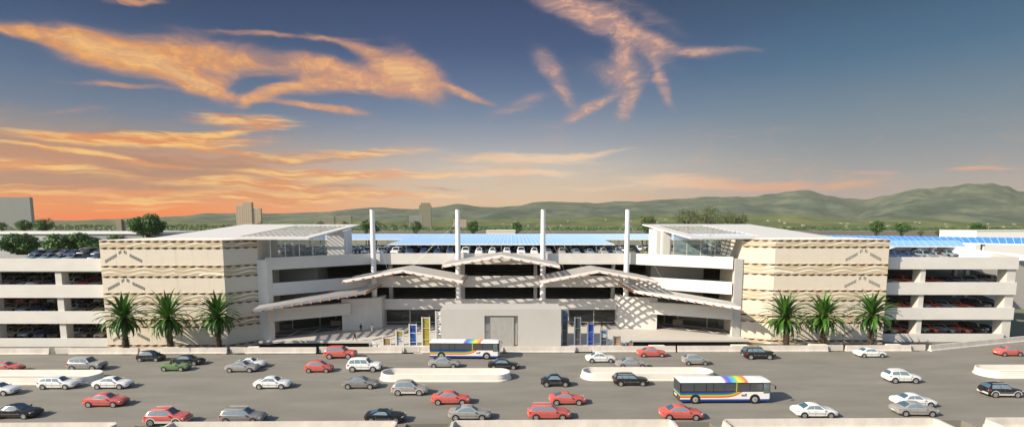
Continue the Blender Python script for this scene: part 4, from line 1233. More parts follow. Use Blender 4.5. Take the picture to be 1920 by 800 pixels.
# stations: (position 0 rear..1 front, z bottom, z shoulder, z top, half-width of the top as share, half-width share)
TYPES = {
 'saloon': dict(L=4.72, W=1.82, wb=(.185, .80), r=.33, roof=(4, 6), ws=(6, 7), rw=(4, 3),
   s=[(0, .46, .72, .78, .80, .80), (.03, .30, .84, .90, .82, .92), (.09, .25, .90, .97, .80, .98), (.165, .22, .92, 1.01, .76, 1), (.31, .20, .92, 1.37, .60, 1), (.43, .20, .915, 1.44, .60, 1), (.555, .20, .90, 1.40, .60, 1), (.70, .22, .87, .97, .74, 1), (.85, .24, .81, .89, .74, .97), (.95, .27, .70, .79, .72, .91), (.985, .30, .60, .66, .68, .84), (1, .40, .52, .57, .6, .74)]),
 'coupe': dict(L=4.40, W=1.80, wb=(.19, .80), r=.34, roof=(4, 5), ws=(5, 6), rw=(4, 3), doors=1,
   s=[(0, .48, .70, .78, .76, .78), (.03, .30, .82, .90, .78, .92), (.09, .25, .88, .96, .74, .99), (.13, .22, .90, 1.00, .70, 1), (.34, .20, .88, 1.27, .56, 1), (.52, .20, .86, 1.29, .56, 1), (.66, .22, .84, .93, .72, 1), (.82, .24, .80, .88, .74, .98), (.94, .27, .68, .77, .70, .90), (.985, .30, .57, .62, .62, .80), (1, .40, .50, .54, .5, .68)]),
 'estate': dict(L=4.80, W=1.84, wb=(.19, .80), r=.33, roof=(3, 6), ws=(6, 7), rw=(3, 2),
   s=[(0, .46, .80, .88, .80, .86), (.02, .30, .90, .97, .78, .94), (.035, .25, .93, 1.0, .74, .97), (.09, .22, .94, 1.42, .62, 1), (.25, .20, .93, 1.48, .62, 1), (.42, .20, .92, 1.49, .62, 1), (.56, .20, .91, 1.45, .62, 1), (.70, .22, .88, .98, .74, 1), (.85, .24, .82, .91, .74, .97), (.95, .27, .70, .80, .72, .91), (.985, .30, .60, .66, .68, .84), (1, .40, .52, .57, .6, .76)]),
 'offroader': dict(L=4.95, W=1.95, wb=(.19, .79), r=.41, roof=(3, 6), ws=(6, 7), rw=(3, 2), boxy=1,
   s=[(0, .55, .95, 1.02, .86, .90), (.015, .42, 1.08, 1.14, .84, .96), (.03, .38, 1.10, 1.18, .80, .98), (.085, .36, 1.12, 1.74, .70, 1), (.25, .34, 1.12, 1.84, .70, 1), (.42, .34, 1.12, 1.85, .70, 1), (.575, .34, 1.11, 1.80, .69, 1), (.685, .36, 1.10, 1.19, .82, 1), (.85, .38, 1.07, 1.15, .82, .99), (.955, .40, 1.00, 1.09, .80, .96), (.985, .42, .85, .93, .80, .93), (1, .50, .72, .76, .78, .88)]),
 'softroader': dict(L=4.50, W=1.84, wb=(.19, .79), r=.38, roof=(3, 6), ws=(6, 7), rw=(3, 2),
   s=[(0, .52, .86, .95, .80, .86), (.02, .38, .98, 1.05, .78, .94), (.04, .34, 1.02, 1.10, .74, .97), (.115, .32, 1.03, 1.56, .60, 1), (.26, .30, 1.02, 1.66, .61, 1), (.42, .30, 1.01, 1.68, .61, 1), (.55, .30, 1.00, 1.63, .60, 1), (.70, .32, .97, 1.09, .74, 1), (.85, .34, .92, 1.01, .74, .97), (.95, .36, .82, .91, .72, .91), (.985, .40, .68, .75, .70, .86), (1, .48, .60, .64, .64, .78)]),
 'hatch': dict(L=3.90, W=1.72, wb=(.17, .82), r=.31, roof=(3, 6), ws=(6, 7), rw=(3, 2),
   s=[(0, .48, .84, .92, .78, .84), (.02, .32, .94, 1.02, .76, .94), (.045, .27, .97, 1.06, .72, .97), (.155, .24, .98, 1.46, .58, 1), (.30, .22, .97, 1.54, .59, 1), (.45, .22, .96, 1.56, .59, 1), (.57, .22, .95, 1.50, .58, 1), (.77, .24, .90, 1.03, .70, .99), (.88, .26, .82, .92, .72, .95), (.955, .28, .71, .79, .70, .88), (.985, .31, .61, .67, .66, .82), (1, .40, .54, .58, .6, .74)]),
 'beetle': dict(L=4.10, W=1.74, wb=(.19, .80), r=.34, roof=(4, 6), ws=(6, 7), rw=(4, 3), doors=1,
   s=[(0, .48, .66, .72, .6, .62), (.03, .32, .78, .86, .66, .80), (.09, .26, .86, .98, .62, .92), (.17, .23, .90, 1.15, .56, .98), (.32, .21, .92, 1.42, .54, .98), (.44, .21, .92, 1.50, .54, .96), (.56, .21, .91, 1.46, .54, .96), (.72, .22, .88, .99, .64, .96), (.83, .24, .84, .95, .64, .94), (.93, .27, .74, .84, .60, .84), (.98, .32, .60, .68, .54, .70), (1, .42, .52, .57, .45, .58)]),
 'roadster': dict(L=4.05, W=1.74, wb=(.19, .80), r=.33, roof=(4, 4), ws=(5, 6), rw=None, doors=1, open=1,
   s=[(0, .48, .68, .76, .74, .74), (.03, .30, .80, .88, .76, .90), (.12, .25, .86, .95, .74, .98), (.28, .21, .88, .99, .72, 1), (.42, .20, .86, .95, .74, 1), (.545, .20, .85, 1.22, .58, 1), (.66, .22, .83, .93, .72, 1), (.82, .24, .79, .87, .74, .97), (.94, .27, .68, .76, .70, .88), (.985, .30, .57, .62, .62, .80), (1, .40, .50, .54, .5, .68)]),
}
M_tyre = M_black
M_rim = mat('alloy_rim', (0.62, 0.62, 0.63), .3, metal=.6)
M_arch = mat('wheel_arch', (0.015, 0.015, 0.015), .8)
M_glass_side = mat('car_side_glass', (0.16, 0.225, 0.27), .06, spec=.9)
M_glass_front = mat('car_windscreen', (0.055, 0.11, 0.165), .05, spec=.8)
M_head = mat('headlamp', (0.62, 0.66, 0.70), .12, spec=.8)
M_tail = mat('tail_lamp', (0.42, 0.02, 0.015), .25)
M_grille = mat('grille', (0.02, 0.02, 0.022), .5)
M_plate = mat('number_plate', (0.70, 0.70, 0.68), .5)
M_clad = mat('light_cladding', (0.55, 0.53, 0.50), .6)
PAINT = {}
def paint(n, c, metal=0.0):
    PAINT[n] = mat('car_paint_' + n, c, .32, metal=metal, coat=.6)
    return PAINT[n]
paint('red', (0.60, 0.115, 0.095)); paint('white', (0.80, 0.80, 0.78)); paint('silver', (0.36, 0.345, 0.33), .15); paint('grey', (0.25, 0.24, 0.23), .15)
paint('black', (0.013, 0.014, 0.017)); paint('green', (0.13, 0.22, 0.085)); paint('blue', (0.025, 0.05, 0.13)); paint('pale', (0.22, 0.27, 0.32), .1); paint('yellow', (0.30, 0.27, 0.10)); paint('olive', (0.16, 0.16, 0.06)); paint('beige', (0.55, 0.45, 0.33))

def ring_half(T, st_):
    f, zb, zs, zr, wt, wf = st_
    zs *= 1.035; zr *= 1.045
    w = T['W'] / 2 * wf; x = (f - .5) * T['L']
    wr = T['W'] / 2 * wt
    zm = zb + (zs - zb) * .55
    return [(x, 0, zb), (x, w * .86, zb), (x, w * .97, zb + .10), (x, w, zm), (x, w * .965, zs), (x, w * .93, zs + min(.03, (zr - zs) * .3)), (x, wr + (0.03 if zr - zs > .25 else .0), zr - min(.07, (zr - zs) * .4)), (x, wr * .80, zr - .012), (x, wr * .4, zr + .012), (x, 0, zr + .018)]

def car_parts(kind):
    T = TYPES[kind]; S = T['s']; n = len(S)
    halves = [ring_half(T, s) for s in S]
    K = len(halves[0])
    body = MB()
    rings = []
    for h in halves:
        full = h + [(x, -y, z) for x, y, z in h[-2:0:-1]]
        rings.append(full)
    k = len(rings[0])
    for rg in rings: body.v += rg
    for i in range(n - 1):
        for q in range(k):
            body.f.append((i * k + q, i * k + (q + 1) % k, (i + 1) * k + (q + 1) % k, (i + 1) * k + q)); body.m.append(0)
    body.f.append(tuple(range(k))[::-1]); body.m.append(0)
    body.f.append(tuple((n - 1) * k + q for q in range(k))); body.m.append(0)
    # wheel arches, sills as dark trims inside the same body
    L, W, r = T['L'], T['W'], T['r']
    wx = [(f - .5) * L for f in T['wb']]
    for x in wx:
        for sg in (1, -1):
            body.disc((x, sg * (W / 2 + .006), r + .02), (0, sg, 0), r + .075, 18, 1)
    def half_at(x):
        f = x / L + .5
        for a, b, ha, hb in zip(S, S[1:], halves, halves[1:]):
            if f <= b[0]:
                t = (f - a[0]) / (b[0] - a[0])
                return [tuple(p + (q - p) * t for p, q in zip(u, v)) for u, v in zip(ha, hb)]
        return halves[-1]
    def side_pt(x, t, sg, off=.012):
        h = half_at(x); a, b = Vector(h[5]), Vector(h[6])
        p = a.lerp(b, t); nr = Vector((0, b.z - a.z, a.y - b.y)).normalized()
        p = p + nr * off
        return Vector((x, p.y * sg, p.z))
    out = {'body': body}
    # side windows
    fx = lambda i: (S[i][0] - .5) * L
    iw0, iw1 = T['ws']
    xa = fx(T['roof'][0]); xb = fx(iw0); xc = fx(iw1)
    if T['rw']: xr = fx(T['rw'][1])
    sides = {1: [], -1: []}
    for sg in (1, -1):
        if T.get('open'):
            segs = []
        else:
            front_low = xb + (xc - xb) * .72
            front_top = xb + (xc - xb) * .06
            rear_low = xr + (xa - xr) * .38; rear_top = xa + (xa - xr) * .02 + .03
            if kind in ('estate', 'offroader', 'softroader', 'hatch'):
                rear_low = xr + (xa - xr) * .7 + .03; rear_top = xa + .08
            nwin = 1 if T.get('doors') else (3 if kind in ('estate', 'offroader') else 2)
            cuts = [0]
            fr = {1: [], 2: [.46], 3: [.30, .62]}[nwin]
            cuts += fr + [1]
            segs = list(zip(cuts, cuts[1:]))
        for a, b in segs:
            pl, pt = .10, .90
            lo = lambda f: rear_low + (front_low - rear_low) * f
            hi = lambda f: rear_top + (front_top - rear_top) * f
            g_ = .012
            m = MB(); pts = []
            N = 5
            for q in range(N + 1): 
                f = a + g_ + (b - a - 2 * g_) * q / N; pts.append(side_pt(lo(f), pl, sg))
            for q in range(N, -1, -1):
                f = a + g_ + (b - a - 2 * g_) * q / N; pts.append(side_pt(hi(f), pt, sg))
            fs = []
            for q in range(N):
                quad_ = (q, q + 1, 2 * N + 1 - (q + 1), 2 * N + 1 - q)
                fs.append(quad_ if sg < 0 else quad_[::-1])
            m.add(pts, fs); sides[sg].append(m)
    out['side_window'] = sides[1] + sides[-1]
    def screen(i0, i1, t0, t1, inset=.9):
        m = MB(); h0, h1 = halves[i0], halves[i1]
        idx = [6, 7, 8, 9]
        vs = []
        for t in (t0, t1):
            row = []
            for q in idx:
                a, b = Vector(h0[q]), Vector(h1[q]); p = a.lerp(b, t); row.append(Vector((p.x, p.y * inset, p.z)))
            row = row + [Vector((p.x, -p.y, p.z)) for p in row[-2::-1]]
            vs += row
        a, b = Vector(halves[i0][9]), Vector(halves[i1][9]); d = (b - a).normalized(); nr = Vector((-d.z, 0, d.x))
        if nr.z < 0: nr = -nr
        vs = [v + nr * .016 for v in vs]
        kk = len(idx) * 2 - 1
        m.add(vs, [(q, q + 1, kk + q + 1, kk + q) if i1 > i0 else (q + 1, q, kk + q, kk + q + 1) for q in range(kk - 1)])
        return m
    out['windscreen'] = screen(iw0, iw1, .08, .93)
    if T['rw']: out['rear_window'] = screen(T['rw'][0], T['rw'][1], .05, .93, .97)
    # lamps
    def lamp(f, zc, hw, hh, side, proud=.02):
        m = MB(); x = (f - .5) * L
        h = half_at(x); w = max(p[1] for p in h)
        y1 = w * .985; y0 = y1 - hw
        dirx = 1 if f > .5 else -1
        xe = (max(.0, min(1, f + dirx * .025)) - .5) * L
        m.hexa([(x - .02 * dirx, side * y0, zc - hh), (x - .10 * dirx, side * (y1 + proud), zc - hh), (x - .30 * dirx, side * (y1 + proud), zc - hh * .4), (x - .30 * dirx, side * y0, zc - hh)][::(1 if side * dirx > 0 else -1)],
               [(xe, side * y0, zc + hh), (xe - .10 * dirx, side * (y1 + proud * .5), zc + hh), (x - .30 * dirx, side * (y1 + proud), zc + hh * .9), (x - .30 * dirx, side * y0, zc + hh)][::(1 if side * dirx > 0 else -1)])
        return m
    zf = S[-3][2] - .02; zr_ = S[1][2] - .04
    out['headlight'] = [lamp(.955, zf, .34, .075, s) for s in (1, -1)]
    tall = .17 if kind in ('estate', 'offroader', 'softroader') else .085
    out['tail_light'] = [lamp(.032, zr_ - (.0 if tall < .1 else .06), .30 if tall < .1 else .16, tall, s) for s in (1, -1)]
    # grille, bumper strips, plates
    m = MB(); xg = L / 2; zg = (S[-1][1] + S[-1][2]) / 2
    m.box(xg - .10, xg + .012, -W * .24, W * .24, S[-1][1] + .02, S[-1][2] + .03)
    m.box(xg - .22, xg - .03, -W * .36, W * .36, S[-2][1] + .02, S[-2][1] + .11)
    out['grille'] = m
    m = MB(); m.box(-L / 2 - .012, -L / 2 + .02, -.26, .26, S[0][1] + .03, S[0][1] + .15)
    out['number_plate'] = m
    mm = []
    for sg in (1, -1):
        m = MB(); p = side_pt(xc - (xc - xb) * .38, .0, sg)
        m.hexa([(p.x - .05, p.y, p.z - .02), (p.x + .09, p.y, p.z - .02), (p.x + .05, p.y + sg * .20, p.z + .0), (p.x - .07, p.y + sg * .20, p.z)][::(1 if sg > 0 else -1)], [(p.x - .05, p.y, p.z + .10), (p.x + .06, p.y, p.z + .10), (p.x + .03, p.y + sg * .20, p.z + .13), (p.x - .07, p.y + sg * .20, p.z + .13)][::(1 if sg > 0 else -1)])
        mm.append(m)
    out['mirror'] = mm
    # door handles & seams in one trim part
    m = MB()
    for sg in (1, -1):
        ds = (wx[0] + (wx[1] - wx[0]) * .42, wx[0] + (wx[1] - wx[0]) * .78) if not T.get('doors') else (wx[0] + (wx[1] - wx[0]) * .72,)
        for x in list(ds) + [wx[0] + r + .12]:
            h = half_at(x); a, b, c_, d_ = Vector(h[2]), Vector(h[3]), Vector(h[4]), Vector(h[5])
            for p, q in ((a, b), (b, c_)):
                m.quad((x, sg * (p.y + .008), p.z), (x + .025, sg * (p.y + .008), p.z), (x + .025, sg * (q.y + .008), q.z), (x, sg * (q.y + .008), q.z))
        x0, x1 = wx[0] + r + .1, wx[1] - r - .1
        h0 = half_at((x0 + x1) / 2)
        m.box(x0, x1, sg * (h0[3][1] + .004) - .012, sg * (h0[3][1] + .004) + .012, h0[3][2] - .05, h0[3][2] + .0)
    out['door_seam'] = m
    wh = []
    for x in wx:
        for sg in (1, -1):
            t = MB(); t.tube([(x, sg * (W / 2 - .20), r), (x, sg * (W / 2 + .018), r)], [r, r], 20)
            t.tube([(x, sg * (W / 2 + .018), r), (x, sg * (W / 2 + .03), r)], [r, r * .9], 20)
            rm = MB(); c = (x, sg * (W / 2 + .034), r)
            rm.disc(c, (0, sg, 0), r * .70, 20, 0, r0=r * .55); rm.disc(c, (0, sg, 0), r * .22, 10, 0)
            for q in range(5):
                a = 2 * PI * q / 5 + .3
                d1 = Vector((math.cos(a), 0, math.sin(a))); d2 = Vector((-math.sin(a), 0, math.cos(a)))
                cc = Vector(c)
                rm.quad(cc + d1 * r * .15 - d2 * r * .12, cc + d1 * r * .58 - d2 * r * .15, cc + d1 * r * .58 + d2 * r * .15, cc + d1 * r * .15 + d2 * r * .12)
            rm.disc((x, sg * (W / 2 + .0315), r), (0, sg, 0), r * .66, 20, 1)
            wh.append((t, rm))
    out['wheel'] = wh
    if T.get('open'):
        # open cockpit: dark well, two seats
        m = MB(); z = 1.005
        m.box(fx(3) + .25, fx(4) + .45, -.55, .55, .93, z)
        out['cockpit'] = m
        m = MB()
        for y in (-.3, .3): m.hexa([(fx(3) + .28, y - .2, 1.0), (fx(3) + .50, y - .2, 1.0), (fx(3) + .50, y + .2, 1.0), (fx(3) + .28, y + .2, 1.0)], [(fx(3) + .22, y - .16, 1.28), (fx(3) + .34, y - .16, 1.28), (fx(3) + .34, y + .16, 1.28), (fx(3) + .22, y + .16, 1.28)])
        out['seat'] = m
    if kind in ('softroader', 'estate'):
        m = MB()
        for sg in (1, -1):
            h0, h1 = half_at(fx(3) + .2), half_at(fx(6) - .05)
            m.bar((h0[6][0], sg * h0[6][1] * .93, h0[7][2] + .06), (h1[6][0], sg * h1[6][1] * .93, h1[7][2] + .05), .05, .05)
        out['roof_rail'] = m
    return out
CACHE = {}
def car_mesh(kind):
    if kind not in CACHE:
        P = car_parts(kind); d = {}
        for k, v in P.items():
            if k == 'wheel':
                d[k] = [(a.mesh('wheel', M_tyre, 40), b.mesh('rim', [M_rim, M_arch])) for a, b in v]
            elif isinstance(v, list): d[k] = [x.mesh(k, PART_M(k)) for x in v]
            elif k == 'body': d[k] = v
            else: d[k] = v.mesh(k, PART_M(k), 40 if k in ('windscreen', 'rear_window') else None)
        CACHE[kind] = d; CACHE[kind + '_b'] = {}
    return CACHE[kind]
def PART_M(k):
    return {'side_window': M_glass_side, 'windscreen': M_glass_front, 'rear_window': M_glass_front, 'headlight': M_head, 'tail_light': M_tail, 'grille': M_grille, 'number_plate': M_plate, 'door_seam': mat('panel_seam', (0.16, 0.16, 0.16), .6), 'cockpit': M_grille, 'seat': mat('car_seat', (0.10, 0.08, 0.07), .8), 'roof_rail': M_metal, 'mirror': M_grille}[k]
def link(name, me, parent):
    o = bpy.data.objects.new(name, me); C.objects.link(o); o.parent = parent; return o
def make_car(kind, colour, x, y, rz, lab, name, cat='car', group=None, clad=False, spare=False):
    d = car_mesh(kind); cb = CACHE[kind + '_b']
    if colour not in cb:
        me = d['body'].mesh('body', [PAINT[colour], M_arch], 32); cb[colour] = me
        ms = []
        for mm in d['mirror']:
            m2 = mm.copy(); m2.materials.clear(); m2.materials.append(PAINT[colour]); ms.append(m2)
        cb[colour + '_m'] = ms
    o = thing(name, lab, cat, (x, y, 0), group, rz, absolute=False)
    link('body', cb[colour], o)
    for k in ('windscreen', 'rear_window', 'grille', 'number_plate', 'door_seam', 'cockpit', 'seat', 'roof_rail'):
        if k in d: link(k, d[k], o)
    for k in ('side_window', 'headlight', 'tail_light'):
        for me in d[k]: link(k, me, o)
    for me in cb[colour + '_m']: link('mirror', me, o)
    for a, b in d['wheel']:
        w = link('wheel', a, o); link('rim', b, w)
    T = TYPES[kind]
    if clad:
        m = MB(); L, W = T['L'], T['W']
        x0, x1 = [(f - .5) * L for f in T['wb']]; r = T['r']
        for sg in (1, -1):
            m.box(x0 + r + .05, x1 - r - .05, sg * (W / 2 - .01) - .03, sg * (W / 2 - .01) + .03, T['s'][4][1] + .02, T['s'][4][1] + .24)
            for xx in (x0, x1):
                N = 9
                for q in range(N):
                    a0, a1 = PI * q / N, PI * (q + 1) / N
                    ra, rb = r + .06, r + .17
                    yy = sg * (W / 2 + .012)
                    m.quad((xx + ra * math.cos(a0), yy, r + ra * math.sin(a0)), (xx + rb * math.cos(a0), yy, r + rb * math.sin(a0)), (xx + rb * math.cos(a1), yy, r + rb * math.sin(a1)), (xx + ra * math.cos(a1), yy, r + ra * math.sin(a1)))
        m.box(-L / 2 - .04, -L / 2 + .16, -W * .44, W * .44, .44, .66); m.box(L / 2 - .14, L / 2 + .03, -W * .40, W * .40, .42, .56)
        q = m.build('cladding', M_clad, o)
    if spare:
        m = MB(); L = T['L']; m.tube([(-L / 2 - .02, .1, .98), (-L / 2 - .24, .1, .98)], [.37, .35], 20); m.build('spare_wheel', M_tyre, o)
    return o

def road_car(kind, colour, wmx, wy, lab, name, rot=0.0, **kw):
    "wmx: picture x midway between the near wheels, wy: picture y where they touch the road"
    T = TYPES[kind]
    p = at_z(wmx, wy, 0)
    off = ((T['wb'][0] + T['wb'][1]) / 2 - .5) * T['L']
    c, s = math.cos(rot), math.sin(rot)
    # wheel midpoint on the near (-y) side in car space
    lx, ly = off, -T['W'] / 2
    return make_car(kind, colour, p.x - (lx * c - ly * s), p.y - (lx * s + ly * c), rot, lab, name, group='traffic on the roadway', **kw)

cars = [
 ('coupe', 'red', 3, 698, 'red low car half hidden behind the left-edge traffic island', 'coupe', 0),
 ('offroader', 'silver', 154, 695.5, 'silver boxy off-roader behind the end of the left-edge traffic island', 'offroader', 0),
 ('estate', 'white', 101, 730, 'white estate car in front of the left-edge traffic island', 'estate_car', 0),
 ('saloon', 'white', 203, 729.5, 'white saloon just right of the white estate car', 'saloon_car', 0),
 ('saloon', 'white', -15, 742, 'white saloon cut off by the left edge of the picture', 'saloon_car', 0),
 ('saloon', 'black', 20, 785.5, 'black saloon at the bottom left corner', 'saloon_car', 0),
 ('saloon', 'red', 189, 763.5, 'red saloon with a dark grille, alone below the white saloon and white estate', 'saloon_car', .01),
 ('hatch', 'black', 277, 677.8, 'black hatchback close to the barrier below the first two palms', 'hatchback', 0),
 ('saloon', 'black', 346, 685, 'black saloon partly hidden behind the green roadster', 'saloon_car', 0),
 ('roadster', 'green', 323, 696, 'green open roadster in front of a black saloon', 'roadster', 0),
 ('saloon', 'silver', 449, 698, 'silver-grey saloon overlapping a white coupe behind it', 'saloon_car', 0),
 ('coupe', 'white', 466, 690, 'white coupe mostly hidden behind a silver-grey saloon', 'coupe', 0),
 ('softroader', 'red', 306, 798.5, 'red off-roader with pale lower cladding at the bottom, in the first barrier gap', 'offroader', 0.02),
 ('estate', 'grey', 449, 795, 'grey estate car with red tail lamp behind the near barrier', 'estate_car', 0),
 ('saloon', 'white', 506.5, 729.3, 'white saloon alone left of the grey saloon, mid roadway', 'saloon_car', 0),
 ('hatch', 'red', 595, 698.5, 'small red hatchback left of the white off-roader', 'hatchback', 0),
 ('offroader', 'red', 635, 672.8, 'red boxy off-roader against the far barrier', 'offroader', 0),
 ('offroader', 'white', 680, 697.2, 'white boxy off-roader left of the traffic island before the small bus', 'offroader', 0),
 ('saloon', 'grey', 673, 729.2, 'grey saloon below the white boxy off-roader', 'saloon_car', 0),
 ('coupe', 'black', 719, 794, 'black coupe behind the end of the near barrier', 'coupe', -.02),
 ('softroader', 'silver', 766, 741.6, 'silver small off-roader in front of the traffic island before the small bus', 'offroader', 0),
 ('saloon', 'silver', 831.5, 690, 'silver saloon between the small bus and its traffic island', 'saloon_car', 0),
 ('saloon', 'red', 844, 759, 'red saloon below the traffic island before the small bus', 'saloon_car', 0),
 ('saloon', 'silver', 879, 788.5, 'silver saloon behind the near barrier, right of the black coupe', 'saloon_car', 0),
 ('saloon', 'black', 944, 692.8, 'black saloon at the front corner of the small bus', 'saloon_car', 0),
 ('beetle', 'black', 1042.5, 725.3, 'black round-backed small car between the two middle islands', 'small_car', 0),
 ('coupe', 'red', 1064.5, 759.6, 'red coupe below the black round-backed car', 'coupe', 0),
 ('estate', 'red', 1030, 787.5, 'red estate car with a sunroof behind the near barrier', 'estate_car', 0),
 ('saloon', 'white', 1127.5, 680, 'white saloon against the far barrier by the right banner pylons', 'saloon_car', 0),
 ('saloon', 'red', 1224, 669.6, 'red saloon hard against the far barrier by the right banner pylons', 'saloon_car', 0),
 ('saloon', 'silver', 1186, 691, 'silver saloon half hidden behind the island that has a black estate in front', 'saloon_car', 0),
 ('hatch', 'silver', 1306.5, 684.6, 'silver hatchback beyond the right end of the middle right island', 'hatchback', 0),
 ('offroader', 'black', 1425.5, 674, 'black boxy off-roader against the far barrier by the right tower', 'offroader', 0),
 ('estate', 'black', 1184.5, 723.6, 'black estate car in front of a traffic island', 'estate_car', 0),
 ('saloon', 'red', 1280, 787.8, 'red saloon at the bottom, in the gap left of the large bus front', 'saloon_car', -.03),
 ('saloon', 'white', 1637, 670.4, 'white saloon against the far barrier below the rightmost palm', 'saloon_car', 0),
 ('softroader', 'white', 1697.5, 718.6, 'white off-roader alone on the right side of the roadway', 'offroader', -.03),
 ('softroader', 'black', 1887, 745.4, 'black off-roader with white cladding and a spare wheel at the right edge', 'offroader', -.03),
 ('beetle', 'red', 1898, 668, 'red round-backed small car near the ramp barrier at the right edge', 'small_car', 0),
 ('saloon', 'white', 1533, 784, 'white saloon behind the near barrier, right of the large bus', 'saloon_car', -.03),
 ('saloon', 'white', 1721, 764.2, 'white saloon beside and behind the grey-beige saloon at the lower right', 'saloon_car', -.04),
 ('saloon', 'silver', 1723, 781, 'grey-beige saloon in front of a white saloon at the lower right', 'saloon_car', -.04),
]
for kind, colour, x, y, lab, nm, rot in cars:
    road_car(kind, colour, x, y, lab, nm, rot, clad=('cladding' in lab or 'small off-roader' in lab), spare='spare' in lab)

# ------------------------------------------------------------------ parked cars (seen small: one mesh each)
PK = {}
#SEEN#
SEEN, SEEN_MARK = {'the front row of the middle roof deck': [0, 1, 2, 3, 4, 5, 6, 7, 8, 9, 10, 11, 12, 13, 14, 15, 16, 17, 18, 19, 20], 'the second row of the middle roof deck': [1, 2, 3, 4, 5, 6, 7, 8, 9, 10, 11, 12, 13, 14, 15, 16, 17, 18, 19, 20, 21, 22, 23, 24, 25], 'the third row of the middle roof deck': [1, 2, 3, 4, 5, 8, 9, 10, 11, 12, 13, 14, 15, 16, 17, 18, 19, 20, 21, 22, 23, 24, 25, 26, 27, 28, 29, 30, 33, 34, 35, 36], 'the row behind the left pavilion glass': [1, 2, 3, 4], 'the row behind the right pavilion glass': [0, 1, 2], 'the front row above the left parapet': [0, 1, 2, 3, 4, 5], 'the second row on the left roof ramp': [0, 1, 2, 3, 4, 5], 'the third row on the left roof ramp': [0, 1, 2, 3], 'the front row above the right parapet': [0, 1, 2, 3, 4], 'the second row on the right roof end': [1, 2, 3, 4, 5], 'the front row, upper level, left wing': [1, 2, 3, 4, 5, 6, 7], 'the front row, upper level, right wing': [1, 2, 3, 4, 5, 6, 7, 8], 'the back row, upper level, left wing': [0, 1, 2, 3, 4, 5, 6], 'the front row, middle level, left wing': [0, 1, 2, 3, 4, 5, 6, 7], 'the front row, middle level, right wing': [1, 2, 3, 4, 5, 6, 7, 8], 'the back row, middle level, left wing': [0, 1, 2, 3, 4, 5, 6], 'the front row, bottom level, left wing': [0, 1, 2, 3, 4, 5, 6, 7], 'the front row, bottom level, right wing': [1, 2, 3, 4, 5, 6, 7, 8], 'the back row, bottom level, left wing': [0, 1, 2, 3, 4, 5, 6]}, False
#SEEN#
def parked_mesh(kind, colour):
    if (kind, colour) not in PK:
        P = car_parts(kind); m = MB()
        src = P['body']; m.add(src.v, src.f, 0)
        for i, mi in enumerate(src.m): m.m[i] = 2 if mi == 1 else 0
        for k, mi in (('windscreen', 1), ('rear_window', 1), ('grille', 2), ('number_plate', 3)):
            if k in P: m.add(P[k].v, P[k].f, mi)
        for w in P['side_window']: m.add(w.v, w.f, 1)
        for w in P['headlight']: m.add(w.v, w.f, 3)
        for a, b in P['wheel']: m.add(a.v, a.f, 2)
        PK[(kind, colour)] = m.mesh('parked_car', [PAINT[colour], mat('parked_glass', (0.015, 0.018, 0.022), .08), M_black, M_head], 32)
    return PK[(kind, colour)]
ORD = ['first', 'second', 'third', 'fourth', 'fifth', 'sixth', 'seventh', 'eighth', 'ninth', 'tenth', 'eleventh', 'twelfth', 'thirteenth', 'fourteenth', 'fifteenth', 'sixteenth', 'seventeenth', 'eighteenth', 'nineteenth', 'twentieth',
       'twenty-first', 'twenty-second', 'twenty-third', 'twenty-fourth', 'twenty-fifth', 'twenty-sixth', 'twenty-seventh', 'twenty-eighth', 'twenty-ninth', 'thirtieth', 'thirty-first', 'thirty-second', 'thirty-third', 'thirty-fourth', 'thirty-fifth', 'thirty-sixth']
CNAME = {'pale': 'pale blue-grey', 'olive': 'olive green'}
KN = {'saloon': 'saloon', 'estate': 'estate', 'offroader': 'off-roader', 'softroader': 'off-roader', 'hatch': 'hatchback', 'coupe': 'coupe'}
def parked_row(xs, Y, z, pick, where, group, rz=-PI / 2, jit=.15, zfun=None):
    prk = random.Random(hash(where) % 1000 if False else len(where) * 7 + int(Y))
    seen = SEEN.get(where)
    order = [i for i in range(len(xs)) if seen is None or i in seen]
    for i, x in enumerate(xs):
        c, k = pick(i, x, prk)
        xx = x + prk.uniform(-jit, jit); yy = Y + prk.uniform(-.3, .3); rr_ = rz + prk.uniform(-.03, .03)
        if i not in order: continue
        o = bpy.data.objects.new('parked_car', parked_mesh(k, c)); C.objects.link(o)
        o.location = (xx, yy, (zfun(xx) if zfun else z)); o.rotation_euler.z = rr_
        if SEEN_MARK: o['ri'] = where + '|%d' % i
        n_ = len(order); q = order.index(i)
        e_ = (ORD[q] + ' from the left' if q < n_ / 2 else (ORD[n_ - 1 - q] + ' from the right'))
        if n_ > 2: e_ = e_.replace('first from the left', 'leftmost').replace('first from the right', 'rightmost')
        tag(o, '%s %s, %s in %s' % (CNAME.get(c, c), KN[k], e_, where), 'car', group)
kinds = ['saloon', 'offroader', 'estate', 'saloon', 'softroader', 'hatch', 'saloon', 'softroader']
def xrow(px0, px1, Y, sp): 
    x0, x1 = x_at(px0, 470, Y), x_at(px1, 470, Y); n = int((x1 - x0) / sp) + 1
    return [x0 + sp * i for i in range(n)]
z3 = LEV[3]
def pick1(i, x, r):
    px = 960 + x / 130 * 960
    if x < -25: return r.choice(['white', 'white', 'pale']), r.choice(['softroader', 'offroader'])
    if x < -12.5: return 'blue', r.choice(['saloon', 'hatch'])
    if x < 6: return 'white', r.choice(['softroader', 'offroader', 'softroader'])
    if x < 24: return r.choice(['pale', 'pale', 'silver', 'blue']), r.choice(['saloon', 'softroader'])
    return r.choice(['yellow', 'olive', 'pale']), r.choice(['saloon', 'softroader'])
def pick2(i, x, r):
    if -12 < x < 8: return r.choice(['blue', 'white', 'pale', 'blue']), r.choice(kinds)
    if x > 26: return r.choice(['yellow', 'white', 'olive', 'black']), r.choice(kinds)
    return r.choice(['blue', 'pale', 'blue', 'silver', 'white']), r.choice(kinds)
RG = 'cars parked on the roof deck'
